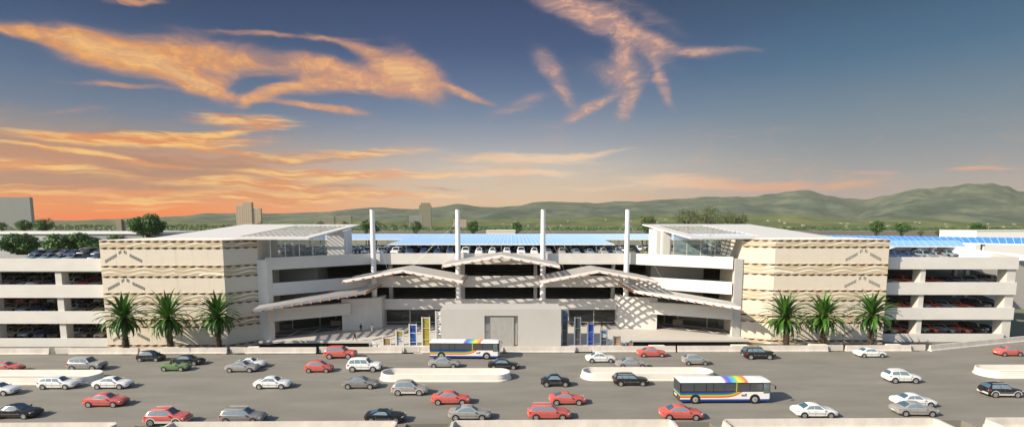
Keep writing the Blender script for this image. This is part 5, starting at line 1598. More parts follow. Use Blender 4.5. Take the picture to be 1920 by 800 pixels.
parked_row(xrow(690, 1215, 125, 3.25), 125.2, z3, pick1, 'the front row of the middle roof deck', RG)
parked_row(xrow(640, 1230, 133, 3.05), 133, z3, pick2, 'the second row of the middle roof deck', RG)
parked_row(xrow(490, 1380, 139.5, 3.3), 139.5, z3, pick2, 'the third row of the middle roof deck', RG)
parked_row(xrow(500, 640, 128, 3.2), 129, z3, lambda i, x, r: (r.choice(['white', 'white', 'pale', 'blue']), r.choice(['softroader', 'estate'])), 'the row behind the left pavilion glass', RG)
parked_row(xrow(1290, 1390, 130, 3.6), 132, z3, lambda i, x, r: (r.choice(['white', 'pale', 'silver']), r.choice(['saloon', 'estate'])), 'the row behind the right pavilion glass', RG)
# left and right roof ends
def zramp(x): return ZRL + .02 + .73 * (x + 175) / 108.8
LG = 'cars parked on the left roof ramp'
for j, (Y, a, nm) in enumerate(((115, 62, 'the front row above the left parapet'), (123.5, 72, 'the second row on the left roof ramp'), (126.5, 92, 'the third row on the left roof ramp'))):
    parked_row(xrow(a, 200, Y, 2.9), Y, ZRL, lambda i, x, r: (r.choice(['pale', 'blue', 'black', 'grey', 'pale']), r.choice(kinds)), nm, LG, zfun=(zramp if j else None))
for j, (Y, b, nm) in enumerate(((112, 1772, 'the front row above the right parapet'), (119, 1800, 'the second row on the right roof end'))):
    parked_row(xrow(1655, b, Y, 2.9), Y, z3, lambda i, x, r: (r.choice(['pale', 'blue', 'blue', 'silver']), r.choice(kinds)), nm, 'cars parked on the right roof end')
# inside the wings
def pw(i, x, r): return r.choice(['red', 'silver', 'grey', 'blue', 'white', 'black', 'beige', 'pale', 'red']), r.choice(kinds)
for lv, nm in ((2, 'upper'), (1, 'middle'), (0, 'bottom')):
    z = LEV[lv] + (.03 if lv == 0 else .0)
    parked_row(xrow(-8, 196, WL + 4.5, 2.75), WL + 4.6, z, pw, 'the front row, %s level, left wing' % nm, 'cars parked inside the left wing', jit=.3)
    parked_row(xrow(1640, 1865, WR + 4.5, 2.9), WR + 4.6, z, pw, 'the front row, %s level, right wing' % nm, 'cars parked inside the right wing', rz=-PI / 2 + .5 if lv < 2 else -PI / 2 + .25, jit=.3)
    parked_row(xrow(10, 196, WL + 13, 3.2), WL + 13.5, z + (.4 if lv < 2 else .2), pw, 'the back row, %s level, left wing' % nm, 'cars parked inside the left wing', jit=.3)

# ------------------------------------------------------------------ buses
def node_math(nt, op, a, b=None, c=None):
    n = nt.nodes.new('ShaderNodeMath'); n.operation = op
    for i, v in enumerate((a, b, c)):
        if v is None: continue
        if isinstance(v, (int, float)): n.inputs[i].default_value = v
        else: nt.links.new(v, n.inputs[i])
    return n.outputs[0]
def rainbow(nt, fac, stops):
    rp = nt.nodes.new('ShaderNodeValToRGB'); els = rp.color_ramp.elements
    for e, (p, c) in zip(els, (stops[0], stops[-1])): e.position = p; e.color = (*lin(c), 1)
    for p, c in stops[1:-1]:
        e = els.new(p); e.color = (*lin(c), 1)
    nt.links.new(fac, rp.inputs[0]); return rp.outputs[0]
def bus_side_mat():
    m = bpy.data.materials.new('bus_side_livery'); m.use_nodes = True; nt = m.node_tree; b = nt.nodes['Principled BSDF']
    tc = nt.nodes.new('ShaderNodeTexCoord'); sp = nt.nodes.new('ShaderNodeSeparateXYZ'); nt.links.new(tc.outputs['Object'], sp.inputs[0])
    x, y, z = sp.outputs
    t = node_math(nt, 'DIVIDE', node_math(nt, 'MAXIMUM', node_math(nt, 'SUBTRACT', x, 4.6), 0.0), 2.95)
    rise = node_math(nt, 'MULTIPLY', node_math(nt, 'POWER', t, 3.2), .72)
    v = node_math(nt, 'SUBTRACT', node_math(nt, 'SUBTRACT', z, .75), rise)
    f = node_math(nt, 'DIVIDE', v, .72)
    col_ = rainbow(nt, f, [(0, (225, 70, 40)), (.14, (225, 80, 40)), (.26, (235, 140, 40)), (.38, (215, 195, 55)), (.50, (80, 160, 70)), (.62, (25, 130, 130)), (.76, (30, 80, 165)), (.90, (60, 55, 140)), (1, (50, 40, 100))])
    white = (0.80, 0.79, 0.77, 1); blue = (*lin((28, 66, 150)), 1)
    mx = nt.nodes.new('ShaderNodeMix'); mx.data_type = 'RGBA'; mx.inputs['A'].default_value = white; nt.links.new(col_, mx.inputs['B'])
    nt.links.new(node_math(nt, 'MULTIPLY', node_math(nt, 'GREATER_THAN', v, 0.0), node_math(nt, 'LESS_THAN', x, 7.62)), mx.inputs['Factor'])
    m2 = nt.nodes.new('ShaderNodeMix'); m2.data_type = 'RGBA'; m2.inputs['B'].default_value = blue
    nt.links.new(mx.outputs['Result'], m2.inputs['A']); nt.links.new(node_math(nt, 'LESS_THAN', z, .575), m2.inputs['Factor'])
    nt.links.new(m2.outputs['Result'], b.inputs['Base Color']); b.inputs['Roughness'].default_value = .35; b.inputs['Coat Weight'].default_value = .3
    return m
def bus_roof_mat():
    m = bpy.data.materials.new('bus_roof_livery'); m.use_nodes = True; nt = m.node_tree; b = nt.nodes['Principled BSDF']
    tc = nt.nodes.new('ShaderNodeTexCoord'); sp = nt.nodes.new('ShaderNodeSeparateXYZ'); nt.links.new(tc.outputs['Object'], sp.inputs[0])
    x, y, z = sp.outputs
    f = node_math(nt, 'DIVIDE', node_math(nt, 'SUBTRACT', node_math(nt, 'SUBTRACT', x, 5.45), node_math(nt, 'MULTIPLY', y, .12)), 3.0)
    W_ = (244, 244, 242)
    col_ = rainbow(nt, f, [(0, W_), (.05, (150, 130, 205)), (.2, (85, 100, 215)), (.36, (90, 180, 235)), (.47, (110, 200, 130)), (.6, (235, 225, 75)), (.75, (240, 190, 80)), (.9, (230, 100, 85)), (1, W_)])
    nt.links.new(col_, b.inputs['Base Color']); b.inputs['Roughness'].default_value = .4
    return m
M_bs, M_br = bus_side_mat(), bus_roof_mat()
M_bglass = mat('bus_glass', (0.075, 0.080, 0.088), .12, spec=.5)
M_bblack = mat('bus_black', (0.018, 0.018, 0.02), .5)
def make_bus(x, y, rz, lab):
    o = thing('city_bus', lab, 'bus', (x, y, 0), 'rainbow-striped buses', rz, absolute=False)
    L, W, H = 11.05, 2.5, 2.78
    hw = W / 2
    m = MB(); m.prism([(0, -hw), (L - .25, -hw), (L, -hw + .35), (L + .02, 0), (L, hw - .35), (L - .25, hw), (0, hw)], .32, 1.47)
    body = m.build('body', M_bs, o)
    m = MB(); m.prism([(.02, -hw + .02), (L - .3, -hw + .02), (L - .06, -hw + .36), (L - .04, 0), (L - .06, hw - .36), (L - .3, hw - .02), (.02, hw - .02)], 1.472, H - .16)
    m.build('window_band', M_bblack, o)
    # roof with rounded edges
    m = MB(); prof = [(-hw, H - .16), (-hw + .05, H - .07), (-hw + .22, H), (0, H + .05), (hw - .22, H), (hw - .05, H - .07), (hw, H - .16)]
    xs = [-.02, .12, 1.0, 3, 5, 7, 9, L - .35, L - .1]
    k = len(prof)
    for i, xx in enumerate(xs):
        dz = -.08 if i in (0, len(xs) - 1) else 0
        sc_ = .93 if i == len(xs) - 1 else 1
        m.v += [(xx, yy * sc_, max(H - .16, zz + dz)) for yy, zz in prof]
    for i in range(len(xs) - 1):
        for q in range(k - 1):
            m.f.append((i * k + q, (i + 1) * k + q, (i + 1) * k + q + 1, i * k + q + 1)); m.m.append(0)
    m.f.append(tuple(range(k))); m.f.append(tuple((len(xs) - 1) * k + q for q in range(k - 1, -1, -1))); m.m += [0, 0]
    m.f.append((0, k - 1, len(xs) * k - 1, (len(xs) - 1) * k)); m.m.append(0)
    m.build('roof', M_br, o, smooth=35)
    cuts = [.10, 1.66, 3.14, 4.02, 5.32, 6.80, 8.42, 10.0]
    for sg in (-1, 1):
        for a, b in zip(cuts, cuts[1:]):
            m = MB(); m.box(a + .05, b - .05, sg * (hw - .012) - .012, sg * (hw - .012) + .012, 1.56, H - .27); m.build('side_window', M_bglass, o)
    m = MB(); m.box(6.74, 6.86, -hw - .004, -hw + .02, 1.472, H - .2); m.box(5.27, 5.37, -hw - .003, -hw + .02, 1.472, H - .2, 1)
    m.build('coloured_pillar', [mat('pillar_yellow', lin((190, 170, 60)), .5), mat('pillar_violet', lin((60, 55, 110)), .5)], o)
    # front quarter window reaching lower, windscreen
    m = MB(); m.hexa([(10.06, -hw - .006, 1.27), (L - .27, -hw - .006, 1.27), (L - .27, -hw + .02, 1.27), (10.06, -hw + .02, 1.27)], [(10.06, -hw - .006, H - .24), (L - .27, -hw - .006, H - .24), (L - .27, -hw + .02, H - .24), (10.06, -hw + .02, H - .24)])
    m.build('cab_window', mat('cab_glass', (0.12, 0.16, 0.17), .07, spec=.8), o)
    m = MB(); m.prism([(L - .24, -hw + .005), (L + .012, -hw + .36), (L + .032, 0), (L + .012, hw - .36), (L - .24, hw - .005), (L - .4, hw - .1), (L - .4, -hw + .1)], 1.25, H - .25)
    m.build('windscreen', M_bglass, o)
    m = MB(); m.box(-.03, -.002, -hw + .06, hw - .06, 1.5, H - .2); m.box(-.05, -.002, -hw + .02, hw - .02, .33, .95); m.build('rear_panel', mat('bus_rear', (0.05, 0.05, 0.05), .6), o)
    m = MB(); m.box(-.06, -.051, -.1, .75, .62, .86); m.build('number_plate', M_plate, o)
    for sg in (-1, 1):
        m = MB(); m.box(-.07, -.051, sg * 1.0 - .1, sg * 1.0 + .1, .75, .92); m.build('tail_light', M_tail, o)
        m = MB(); m.box(L - .02, L + .03, sg * .85 - .16, sg * .85 + .16, .62, .84); m.build('headlight', M_head, o)
        m = MB(); m.bar((L - .1, sg * (hw - .05), 2.4), (L + .35, sg * (hw + .22), 2.25), .05, .05); m.box(L + .28, L + .36, sg * (hw + .22) - .1, sg * (hw + .22) + .1, 1.85, 2.28); m.build('mirror', M_bblack, o)
    for xx in (1.85, 9.05):
        for sg in (-1, 1):
            t = MB(); t.tube([(xx, sg * (hw - .35), .54), (xx, sg * (hw + .02), .54)], [.54, .54], 28); wq = t.build('wheel', M_tyre, o, smooth=40)
            a = MB(); a.disc((xx, sg * (hw + .004), .56), (0, sg, 0), .63, 28); a.build('wheel_arch', M_arch, wq)
            d = MB(); d.disc((xx, sg * (hw + .026), .54), (0, sg, 0), .32, 22, 0); d.tube([(xx, sg * (hw + .026), .54), (xx, sg * (hw + .07), .54)], [.14, .11], 12, 1); d.build('rim', [M_rim, mat('hub_grey', (0.22, 0.21, 0.19), .5)], wq)
    # lettering on the flank
    for sg in (-1, 1):
        cu = bpy.data.curves.new('lettering', 'FONT'); cu.body = 'aufi'; cu.size = .46; cu.extrude = .004; cu.offset = .012
        tmp = bpy.data.objects.new('lettering', cu); C.objects.link(tmp)
        me = bpy.data.meshes.new_from_object(tmp.evaluated_get(bpy.context.evaluated_depsgraph_get()))
        bpy.data.objects.remove(tmp)
        me.materials.clear(); me.materials.append(M_bblack)
        t = bpy.data.objects.new('lettering', me); C.objects.link(t); t.parent = o
        t.location = (7.42 if sg < 0 else 8.2, sg * (hw + .006), .93); t.rotation_euler = (PI / 2, 0, 0 if sg < 0 else PI)
    # pale cab fittings and seats glimpsed through the glass
    return o
for (x0p, yb_, lab, rz) in ((1274.5, 756.5, 'large rainbow-striped white city bus on the right, nearer the camera', .012), (806.5, 672.5, 'smaller-looking rainbow-striped white city bus before the entrance block', -.03)):
    p = at_z(x0p, yb_, 0)
    b = make_bus(p.x, p.y + 1.25, rz, lab)

# ------------------------------------------------------------------ people
def person(px, py, zf, lab, shirt, trousers, skin, hair, stride, facing, arm=.2):
    p = at_z(px, py, zf)
    o = thing('person', lab, 'person', (p.x, p.y, zf), 'people on the plaza', facing, absolute=False)
    s = stride
    V = [(0, 0, .96, .15), (0, 0, 1.12, .14), (0, 0, 1.30, .165), (0, 0, 1.45, .10), (0, 0, 1.53, .055), (.01, 0, 1.60, .085), (.015, 0, 1.70, .092), (.01, 0, 1.76, .05),
         (.0, .10, .90, .10), (s * .28, .10, .50, .068), (s * .36, .10, .08, .045), (s * .36 + .17, .11, .035, .035),
         (.0, -.10, .90, .10), (-s * .10, -.10, .52, .068), (-s * .45, -.10, .13, .045), (-s * .45 + .15, -.11, .05, .035),
         (0, .21, 1.40, .065), (-arm * .4, .25, 1.12, .045), (-arm * .15, .26, .88, .033), (-arm * .05, .26, .78, .035),
         (0, -.21, 1.40, .065), (arm * .5, -.25, 1.12, .045), (arm * 1.3, -.25, .92, .033), (arm * 1.6, -.25, .84, .035)]
    E = [(0, 1), (1, 2), (2, 3), (3, 4), (4, 5), (5, 6), (6, 7), (0, 8), (8, 9), (9, 10), (10, 11), (0, 12), (12, 13), (13, 14), (14, 15), (2, 16), (16, 17), (17, 18), (18, 19), (2, 20), (20, 21), (21, 22), (22, 23)]
    me = bpy.data.meshes.new('body'); me.from_pydata([v[:3] for v in V], E, [])
    tmp = bpy.data.objects.new('body', me); C.objects.link(tmp)
    md = tmp.modifiers.new('skin', 'SKIN'); 
    for i, v in enumerate(V):
        me.skin_vertices[0].data[i].radius = (v[3], v[3]); me.skin_vertices[0].data[i].use_root = (i == 0)
    sd = tmp.modifiers.new('sub', 'SUBSURF'); sd.levels = 1; sd.render_levels = 1
    m2 = bpy.data.meshes.new_from_object(tmp.evaluated_get(bpy.context.evaluated_depsgraph_get()))
    bpy.data.objects.remove(tmp)
    m2.materials.clear()
    for mm in (skin, shirt, trousers, M_black): m2.materials.append(mm)
    for f in m2.polygons:
        z = f.center.z; y = abs(f.center.y)
        f.material_index = 3 if z < .10 else (2 if z < .97 and y < .215 else (1 if .9 < z < 1.47 and not (z < 1.1 and y > .23) else 0)); f.use_smooth = True
    b = bpy.data.objects.new('body', m2); C.objects.link(b); b.parent = o
    h = MB(); 
    for k in range(5):
        pass
    h.tube([(-.01, 0, 1.66), (-.01, 0, 1.72), (-.005, 0, 1.785), (0, 0, 1.81)], [.112, .115, .085, .02], 12); h.build('hair', hair, b, smooth=60)
    return o
cl_dark = mat('dark_cloth', (0.018, 0.018, 0.02), .9); cl_white = mat('white_cloth', (0.72, 0.72, 0.70), .85); cl_navy = mat('navy_cloth', (0.02, 0.025, 0.04), .9)
sk = mat('skin', (0.38, 0.22, 0.15), .6); hr = mat('dark_hair', (0.015, 0.012, 0.01), .7)
person(665.5, 639.5, 0.0, 'person in black striding along the plaza edge', cl_dark, cl_dark, sk, hr, 1.0, 2.8, .25)
person(677, 622.5, 0.0, 'person in black walking near the curved wall', cl_dark, cl_navy, sk, hr, .6, 2.2, .2)
person(698, 623, 0.0, 'person dressed in white standing on the plaza', cl_white, cl_white, sk, hr, .15, 1.2, .1)
person(1128, 617.5, 0.0, 'person in black standing behind the dark pylons on the right', cl_dark, cl_dark, sk, hr, .3, 1.8, .15)
person(509, 621, 0.0, 'person in dark clothes before the shaded shop window by the left tower', cl_dark, cl_dark, sk, hr, .4, -1.2, .15)

# ------------------------------------------------------------------ haze, sun, sky, camera
hz = MB(); hz.box(-6800, 6800, -280, 4850, -10.5, 400)
ho = hz.build('haze', None if False else []); ho.data.materials.clear()
mh = bpy.data.materials.new('haze'); mh.use_nodes = True; nt = mh.node_tree; nt.nodes.remove(nt.nodes['Principled BSDF'])
pvn = nt.nodes.new('ShaderNodeVolumePrincipled'); pvn.inputs['Density'].default_value = HAZE_D; pvn.inputs['Color'].default_value = (*HAZE_C, 1); pvn.inputs['Anisotropy'].default_value = 0.0
nt.links.new(pvn.outputs[0], nt.nodes['Material Output'].inputs['Volume']); ho.data.materials.append(mh); ho['kind'] = 'stuff'
SUN_EL, SUN_AZ = rad(32), rad(243.4)
to_sun = Vector((math.sin(SUN_AZ) * math.cos(SUN_EL), math.cos(SUN_AZ) * math.cos(SUN_EL), math.sin(SUN_EL)))
sl = bpy.data.lights.new('sun', 'SUN'); sl.energy = SUN_E; sl.angle = rad(.5); sl.color = SUN_C
so = bpy.data.objects.new('sun', sl); C.objects.link(so); so.rotation_euler = (-to_sun).to_track_quat('-Z', 'Y').to_euler(); so.location = (-60, -30, 60)
cam = bpy.data.cameras.new('camera'); co = bpy.data.objects.new('camera', cam); C.objects.link(co)
cam.sensor_width = 36; cam.lens = 36 * F / 1920; cam.shift_y = (PY - 400) / 1920; cam.clip_start = .5; cam.clip_end = 20000
co.location = (0, 0, CAMZ); co.rotation_euler = (PI / 2 - PITCH, 0, 0)
sc = bpy.context.scene; sc.camera = co
sc.view_settings.view_transform = 'Standard'; sc.view_settings.look = 'None'; sc.view_settings.exposure = EXPO; sc.view_settings.gamma = 1; sc.view_settings.use_curve_mapping = False
sc.render.engine = 'CYCLES'; sc.cycles.use_denoising = True
try: sc.cycles.denoiser = 'OPENIMAGEDENOISE'
except Exception: pass
sc.cycles.max_bounces = 6; sc.cycles.transparent_max_bounces = 12; sc.cycles.volume_bounces = 0; sc.cycles.caustics_reflective = False; sc.cycles.caustics_refractive = False
# ------------------------------------------------------------------ sky
w = bpy.data.worlds.new('World'); sc.world = w; w.use_nodes = True
nt = w.node_tree; bg = nt.nodes['Background']
def mth(op, a, b=None, c=None, clamp=False):
    n = nt.nodes.new('ShaderNodeMath'); n.operation = op; n.use_clamp = clamp
    for i, v in enumerate((a, b, c)):
        if v is None: continue
        if isinstance(v, (int, float)): n.inputs[i].default_value = v
        else: nt.links.new(v, n.inputs[i])
    return n.outputs[0]
def mixc(f, a, b, mode='MIX'):
    n = nt.nodes.new('ShaderNodeMix'); n.data_type = 'RGBA'; n.blend_type = mode; n.clamp_factor = True
    for s, v in (('Factor', f), ('A', a), ('B', b)):
        if isinstance(v, (int, float)): n.inputs[s].default_value = v
        elif isinstance(v, tuple): n.inputs[s].default_value = (*v, 1)
        else: nt.links.new(v, n.inputs[s])
    return n.outputs['Result']
def sstep(v, a, b):
    n = nt.nodes.new('ShaderNodeMapRange'); n.interpolation_type = 'SMOOTHSTEP'
    nt.links.new(v, n.inputs['Value']); n.inputs['From Min'].default_value = a; n.inputs['From Max'].default_value = b
    return n.outputs['Result']
def ramp(v, stops, k=1.0):
    rp = nt.nodes.new('ShaderNodeValToRGB'); e = rp.color_ramp.elements
    cs = [(p, tuple(x * k for x in lin(c))) for p, c in stops]
    e[0].position, e[0].color = cs[0][0], (*cs[0][1], 1); e[1].position, e[1].color = cs[-1][0], (*cs[-1][1], 1)
    for p, c in cs[1:-1]:
        q = e.new(p); q.color = (*c, 1)
    nt.links.new(v, rp.inputs[0]); return rp.outputs[0]
tc = nt.nodes.new('ShaderNodeTexCoord'); sp = nt.nodes.new('ShaderNodeSeparateXYZ'); nt.links.new(tc.outputs['Generated'], sp.inputs[0])
X, Y_, Z_ = sp.outputs
AZ = mth('ARCTAN2', X, Y_); EL = mth('ARCSINE', Z_)
elf = mth('MULTIPLY', EL, 1 / rad(30), clamp=True)      # 0 at the horizon, 1 at 30 degrees
def el_of(py): 
    d = ray(960, py).normalized(); return math.asin(d.z) / rad(30)
def stp(*rows): return sorted([(max(0, el_of(y)), c) for y, c in rows])
left = ramp(elf, stp((412, (252, 104, 0)), (395, (252, 122, 16)), (372, (232, 126, 60)), (350, (200, 126, 88)), (315, (184, 128, 104)), (280, (140, 132, 136)), (245, (98, 118, 146)), (200, (74, 103, 139)), (140, (48, 84, 126)), (70, (30, 64, 108)), (0, (22, 52, 94)), (-140, (20, 45, 85))))
midc = ramp(elf, stp((410, (224, 178, 138)), (380, (222, 188, 156)), (345, (210, 188, 170)), (310, (188, 182, 180)), (270, (150, 157, 172)), (220, (108, 130, 160)), (160, (76, 104, 144)), (90, (50, 79, 124)), (0, (38, 64, 108)), (-140, (30, 48, 90))))
rght = ramp(elf, stp((410, (176, 152, 146)), (375, (172, 154, 152)), (345, (150, 148, 156)), (300, (128, 140, 153)), (230, (100, 126, 148)), (150, (60, 104, 139)), (70, (42, 84, 121)), (0, (34, 70, 102)), (-140, (30, 55, 85))))
base = mixc(sstep(AZ, rad(-38), rad(-2)), left, midc)
base = mixc(sstep(AZ, rad(2), rad(34)), base, rght)
# ---- clouds: envelopes of wind-drawn streaks, broken up by fibrous noise (directions on the sky)
def azel(px, py):
    d = ray(px, py).normalized(); return math.atan2(d.x, d.y), math.asin(d.z)
cv = nt.nodes.new('ShaderNodeCombineXYZ'); nt.links.new(AZ, cv.inputs[0]); nt.links.new(EL, cv.inputs[1])
def noise(scale, sx, sy, detail=8, rough=.6, dist=.0, rot=0.0, vec=None, off=0.0):
    mp = nt.nodes.new('ShaderNodeMapping'); mp.inputs['Scale'].default_value = (sx, sy, 1); mp.inputs['Rotation'].default_value = (0, 0, rot); mp.inputs['Location'].default_value = (off, off * .7, 0)
    nt.links.new(vec or cv.outputs[0], mp.inputs[0])
    n = nt.nodes.new('ShaderNodeTexNoise'); n.noise_dimensions = '2D'; n.inputs['Scale'].default_value = scale; n.inputs['Detail'].default_value = detail; n.inputs['Roughness'].default_value = rough; n.inputs['Distortion'].default_value = dist
    nt.links.new(mp.outputs[0], n.inputs['Vector']); return n
# warped coordinates
wn = noise(5.0, 1, 1.6, 4, .55)
wv = nt.nodes.new('ShaderNodeVectorMath'); wv.operation = 'SUBTRACT'; nt.links.new(wn.outputs['Color'], wv.inputs[0]); wv.inputs[1].default_value = (.5, .5, .5)
ws = nt.nodes.new('ShaderNodeVectorMath'); ws.operation = 'MULTIPLY_ADD'; nt.links.new(wv.outputs[0], ws.inputs[0]); ws.inputs[1].default_value = (.14, .055, 0); nt.links.new(cv.outputs[0], ws.inputs[2])
wv2 = nt.nodes.new('ShaderNodeVectorMath'); wv2.operation = 'MULTIPLY_ADD'; nt.links.new(wv.outputs[0], wv2.inputs[0]); wv2.inputs[1].default_value = (.05, .03, 0); nt.links.new(cv.outputs[0], wv2.inputs[2])
spw = nt.nodes.new('ShaderNodeSeparateXYZ'); nt.links.new(wv2.outputs[0], spw.inputs[0]); AZW, ELW = spw.outputs[0], spw.outputs[1]
def env(lst):
    tot = None
    for (px, py, sx, sy, rot, wgt) in lst:
        a, e = azel(px, py)
        r_ = rad(rot)
        a1, e1 = azel(px + sx * math.cos(r_), py + sx * math.sin(r_)); a2, e2 = azel(px - sy * math.sin(r_), py + sy * math.cos(r_))
        lx = math.hypot(a1 - a, e1 - e); ly = math.hypot(a2 - a, e2 - e); th = math.atan2(e1 - e, a1 - a)
        ca, sa = math.cos(th), math.sin(th)
        u = mth('MULTIPLY_ADD', AZW, ca / lx, mth('MULTIPLY_ADD', ELW, sa / lx, -(a * ca + e * sa) / lx))
        v = mth('MULTIPLY_ADD', AZW, -sa / ly, mth('MULTIPLY_ADD', ELW, ca / ly, -(-a * sa + e * ca) / ly))
        r2 = mth('MULTIPLY_ADD', u, u, mth('MULTIPLY', v, v))
        g_ = mth('MULTIPLY', mth('EXPONENT', mth('MULTIPLY', r2, -1.1)), wgt)
        tot = g_ if tot is None else mth('ADD', tot, g_)
    return tot
nf1 = noise(9, 1.0, 3.4, 10, .62, .5, rad(8), ws.outputs[0]).outputs['Fac']      # long fibres, gently sloping
nf2 = noise(26, 1.0, 2.6, 8, .66, .3, rad(-14), ws.outputs[0], 3.1).outputs['Fac']
nf3 = noise(60, 1.0, 1.8, 6, .65, .2, rad(20), ws.outputs[0], 7.7).outputs['Fac']
fib = mth('ADD', mth('MULTIPLY', nf1, .5), mth('ADD', mth('MULTIPLY', nf2, .32), mth('MULTIPLY', nf3, .18)))
upper = env([(30, 60, 80, 10, 8, .95), (110, 72, 90, 14, 12, 1.0), (185, 95, 90, 24, 20, 1.05), (280, 102, 120, 28, 4, 1.25), (300, 130, 110, 22, 18, 1.1), (350, 152, 80, 16, 22, .9), (385, 158, 40, 12, -12, .9), (400, 100, 70, 26, 8, .8), (450, 122, 60, 22, 0, .5), (520, 68, 130, 6, 2, .6), (630, 76, 70, 6, 14, .5), (680, 92, 40, 10, 20, .4),
             (500, 180, 50, 10, -24, .95), (545, 163, 60, 9, -14, .8), (600, 140, 90, 20, 8, .75), (690, 150, 70, 18, 20, .85), (620, 118, 70, 12, 10, .6), (560, 165, 70, 14, -12, .6), (640, 160, 60, 13, -10, .7), (720, 118, 60, 16, 28, .95), (765, 125, 50, 24, 40, .85), (770, 160, 60, 22, 24, 1.1), (800, 140, 50, 22, 24, .7), (880, 180, 52, 8, 22, .95), (640, 208, 60, 7, 8, .9), (585, 199, 70, 6, 4, .7), (200, 158, 90, 6, 5, .5), (120, 205, 70, 6, -8, .3), (262, 3, 60, 8, 3, .8), (430, 178, 50, 8, 10, .5), (590, 112, 90, 12, 6, .3)])
band = env([(380, 252, 120, 6, -3, .9), (420, 284, 110, 4, 7, .7), (110, 278, 150, 4, 6, .6), (250, 383, 220, 4, 0, .7), (60, 348, 120, 3, 2, .6), (270, 262, 220, 13, 1, 1.15), (40, 305, 120, 12, 3, 1.0), (240, 298, 130, 5, 8, .7), (60, 250, 100, 8, 4, .4), (460, 228, 110, 13, 4, .8), (160, 320, 90, 6, 4, .6), (560, 296, 160, 10, -4, .55), (720, 290, 110, 7, -4, .6), (100, 362, 160, 6, 3, .8), (360, 372, 200, 8, -1, .8), (480, 345, 140, 7, 1, .7), (560, 322, 110, 7, 0, .9), (660, 332, 260, 9, -2, .8), (560, 375, 160, 8, 0, .7), (880, 328, 240, 5, -3, .8), (800, 366, 190, 4, 0, .7), (150, 395, 300, 6, 0, .5),
            (980, 298, 160, 12, -1, .95), (1110, 287, 70, 5, -4, .6), (980, 325, 110, 8, 2, .6), (560, 355, 260, 10, 2, .6), (1260, 336, 110, 10, 2, .75), (1150, 352, 120, 7, 0, .5), (1500, 345, 190, 9, -2, .65), (1620, 326, 70, 5, 2, .55), (1830, 318, 75, 6, -2, .75), (1430, 303, 60, 3, 0, .45), (1340, 348, 200, 7, 0, .5)])
salm = env([(1060, 8, 90, 20, 26, .75), (1110, 34, 110, 26, 26, .8), (1185, 62, 95, 15, 34, .8), (1255, 88, 70, 10, 14, .75), (1345, 95, 70, 7, -2, .8), (1165, 105, 22, 66, -12, .75), (1030, 140, 20, 58, -40, .65), (1050, 175, 14, 26, -35, .5), (1095, 203, 66, 11, -28, 1.0), (1182, 190, 18, 40, 34, 1.0), (1165, 132, 75, 26, 0, .65), (1248, 150, 12, 55, -24, .7), (1258, 188, 16, 12, 30, .45), (975, 195, 55, 13, -22, .6), (1215, 30, 120, 20, 30, .35)])
nb1 = noise(7, 1.0, 9.0, 10, .62, .25, rad(2), wv2.outputs[0], 1.3).outputs['Fac']
nb2 = noise(20, 1.0, 9.0, 8, .66, .2, rad(-3), wv2.outputs[0], 5.3).outputs['Fac']
nb3 = noise(11, 1.0, 11.0, 8, .6, .2, rad(1), wv2.outputs[0], 9.1).outputs['Fac']
fibb = mth('ADD', mth('MULTIPLY', nb1, .55), mth('MULTIPLY', nb2, .45))
fine = sstep(mth('ADD', mth('MULTIPLY', nf2, .45), mth('MULTIPLY', nf3, .55)), .32, .68)
def dens(e, lo, hi, k, f=None, fm=.0):
    d = sstep(mth('ADD', e, mth('MULTIPLY', mth('SUBTRACT', f or fib, .5), k)), lo, hi)
    d = mth('MULTIPLY', d, sstep(e, .04, .38))
    return mth('MULTIPLY', d, mth('ADD', 1.0 - fm, mth('MULTIPLY', fine, fm)))
# colours
hi_u = mixc(sstep(nf2, .40, .66), tuple(lin((212, 132, 84))), tuple(lin((252, 192, 112))))
c_up = mixc(sstep(AZ, rad(-40), rad(-8)), tuple(lin((238, 156, 70))), tuple(lin((226, 164, 130))))
c_up = mixc(.32, c_up, hi_u)
d_up = mth('ADD', upper, mth('MULTIPLY', mth('SUBTRACT', fib, .5), 2.0))
c_up = mixc(sstep(d_up, .15, 1.0), tuple(lin((172, 136, 132))), c_up)
c_up = mixc(mth('MULTIPLY', sstep(d_up, 1.1, 2.2), .5), c_up, tuple(lin((255, 206, 138))))
c_ba = mixc(sstep(nb3, .42, .60), tuple(lin((226, 134, 74))), tuple(lin((255, 200, 116))))
c_ba2 = mixc(sstep(AZ, rad(-22), rad(4)), c_ba, tuple(lin((240, 204, 172))))
c_ba3 = mixc(sstep(AZ, rad(12), rad(26)), c_ba2, tuple(lin((226, 160, 132))))
c_sa = mixc(sstep(nf2, .38, .62), tuple(lin((190, 146, 138))), tuple(lin((236, 178, 146))))
d_sa = mth('ADD', salm, mth('MULTIPLY', mth('SUBTRACT', fib, .5), 1.8))
c_sa = mixc(sstep(d_sa, .1, .9), tuple(lin((150, 134, 148))), c_sa)
sky = base
dark = env([(180, 335, 260, 16, 0, 1.0), (330, 352, 200, 9, -1, .8), (40, 335, 120, 7, 0, .6), (420, 312, 110, 8, 6, .7), (500, 300, 190, 9, 0, .9), (330, 320, 160, 16, 2, .7), (60, 262, 120, 9, 0, .5), (640, 349, 70, 5, 2, .8), (520, 336, 110, 5, -2, .5), (820, 352, 70, 4, 4, .5), (260, 245, 160, 5, 0, .45), (200, 345, 200, 14, 0, .5), (330, 300, 90, 7, 6, .6), (1230, 337, 60, 5, 0, .35)])
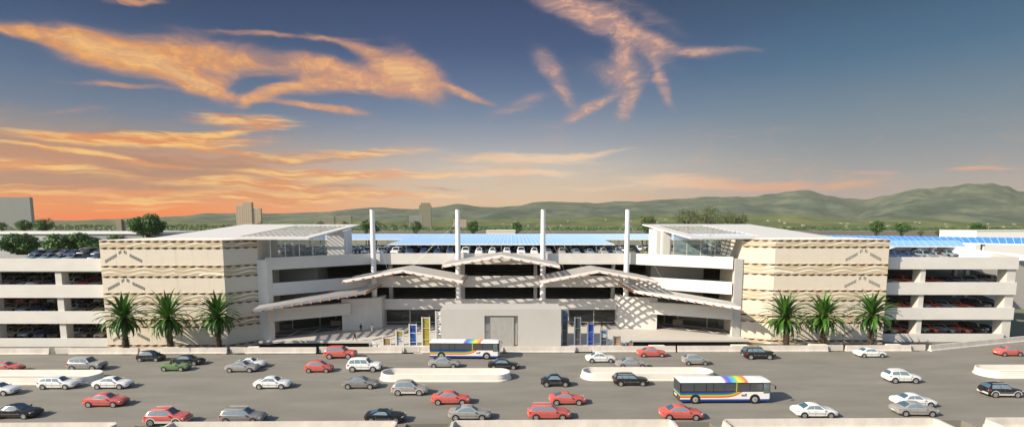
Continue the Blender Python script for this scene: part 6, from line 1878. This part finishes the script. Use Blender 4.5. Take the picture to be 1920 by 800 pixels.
sky = mixc(mth('MULTIPLY', dens(dark, .1, 1.0, 1.8, fibb), .72), sky, tuple(lin((160, 108, 92))))
sky = mixc(mth('MULTIPLY', dens(band, .0, 1.05, 2.2, fibb), .93), sky, c_ba3)
veil = mth('MULTIPLY', sstep(mth('ADD', upper, mth('MULTIPLY', mth('SUBTRACT', nf1, .5), 1.2)), -.1, 1.0), sstep(upper, .0, .4))
sky = mixc(mth('MULTIPLY', veil, .6), sky, tuple(lin((206, 150, 118))))
sky = mixc(mth('MULTIPLY', dens(upper, .0, 1.5, 2.5, None, .5), .95), sky, c_up)
veil2 = mth('MULTIPLY', sstep(mth('ADD', salm, mth('MULTIPLY', mth('SUBTRACT', nf1, .5), 1.2)), -.1, 1.0), sstep(salm, .0, .4))
sky = mixc(mth('MULTIPLY', veil2, .5), sky, tuple(lin((178, 148, 146))))
sky = mixc(mth('MULTIPLY', dens(salm, .0, 1.6, 2.3, None, .6), .9), sky, c_sa)
# thin veil everywhere low down on the left
sky = mixc(mth('MULTIPLY', mth('MULTIPLY', sstep(nf1, .5, .75), sstep(elf, .42, .05)), .35), sky, tuple(lin((226, 160, 116))))
# ---- the rest of the dome: clear daylight sky round the sun, behind and overhead
ns = nt.nodes.new('ShaderNodeTexSky'); ns.sky_type = 'NISHITA'; ns.sun_disc = False; ns.sun_elevation = SUN_EL; ns.sun_rotation = SUN_AZ
nsc = nt.nodes.new('ShaderNodeVectorMath'); nsc.operation = 'SCALE'; nt.links.new(ns.outputs[0], nsc.inputs[0]); nsc.inputs['Scale'].default_value = NISH
hor = mth('DIVIDE', Y_, mth('SQRT', mth('ADD', mth('MULTIPLY', X, X), mth('ADD', mth('MULTIPLY', Y_, Y_), .0001))))
f_back = mth('MAXIMUM', mth('SUBTRACT', 1.0, sstep(hor, .10, .62)), sstep(EL, rad(23), rad(42)))
sky = mixc(f_back, sky, nsc.outputs[0])
nt.links.new(sky, bg.inputs[0]); bg.inputs[1].default_value = 1.0 / 2 ** EXPO
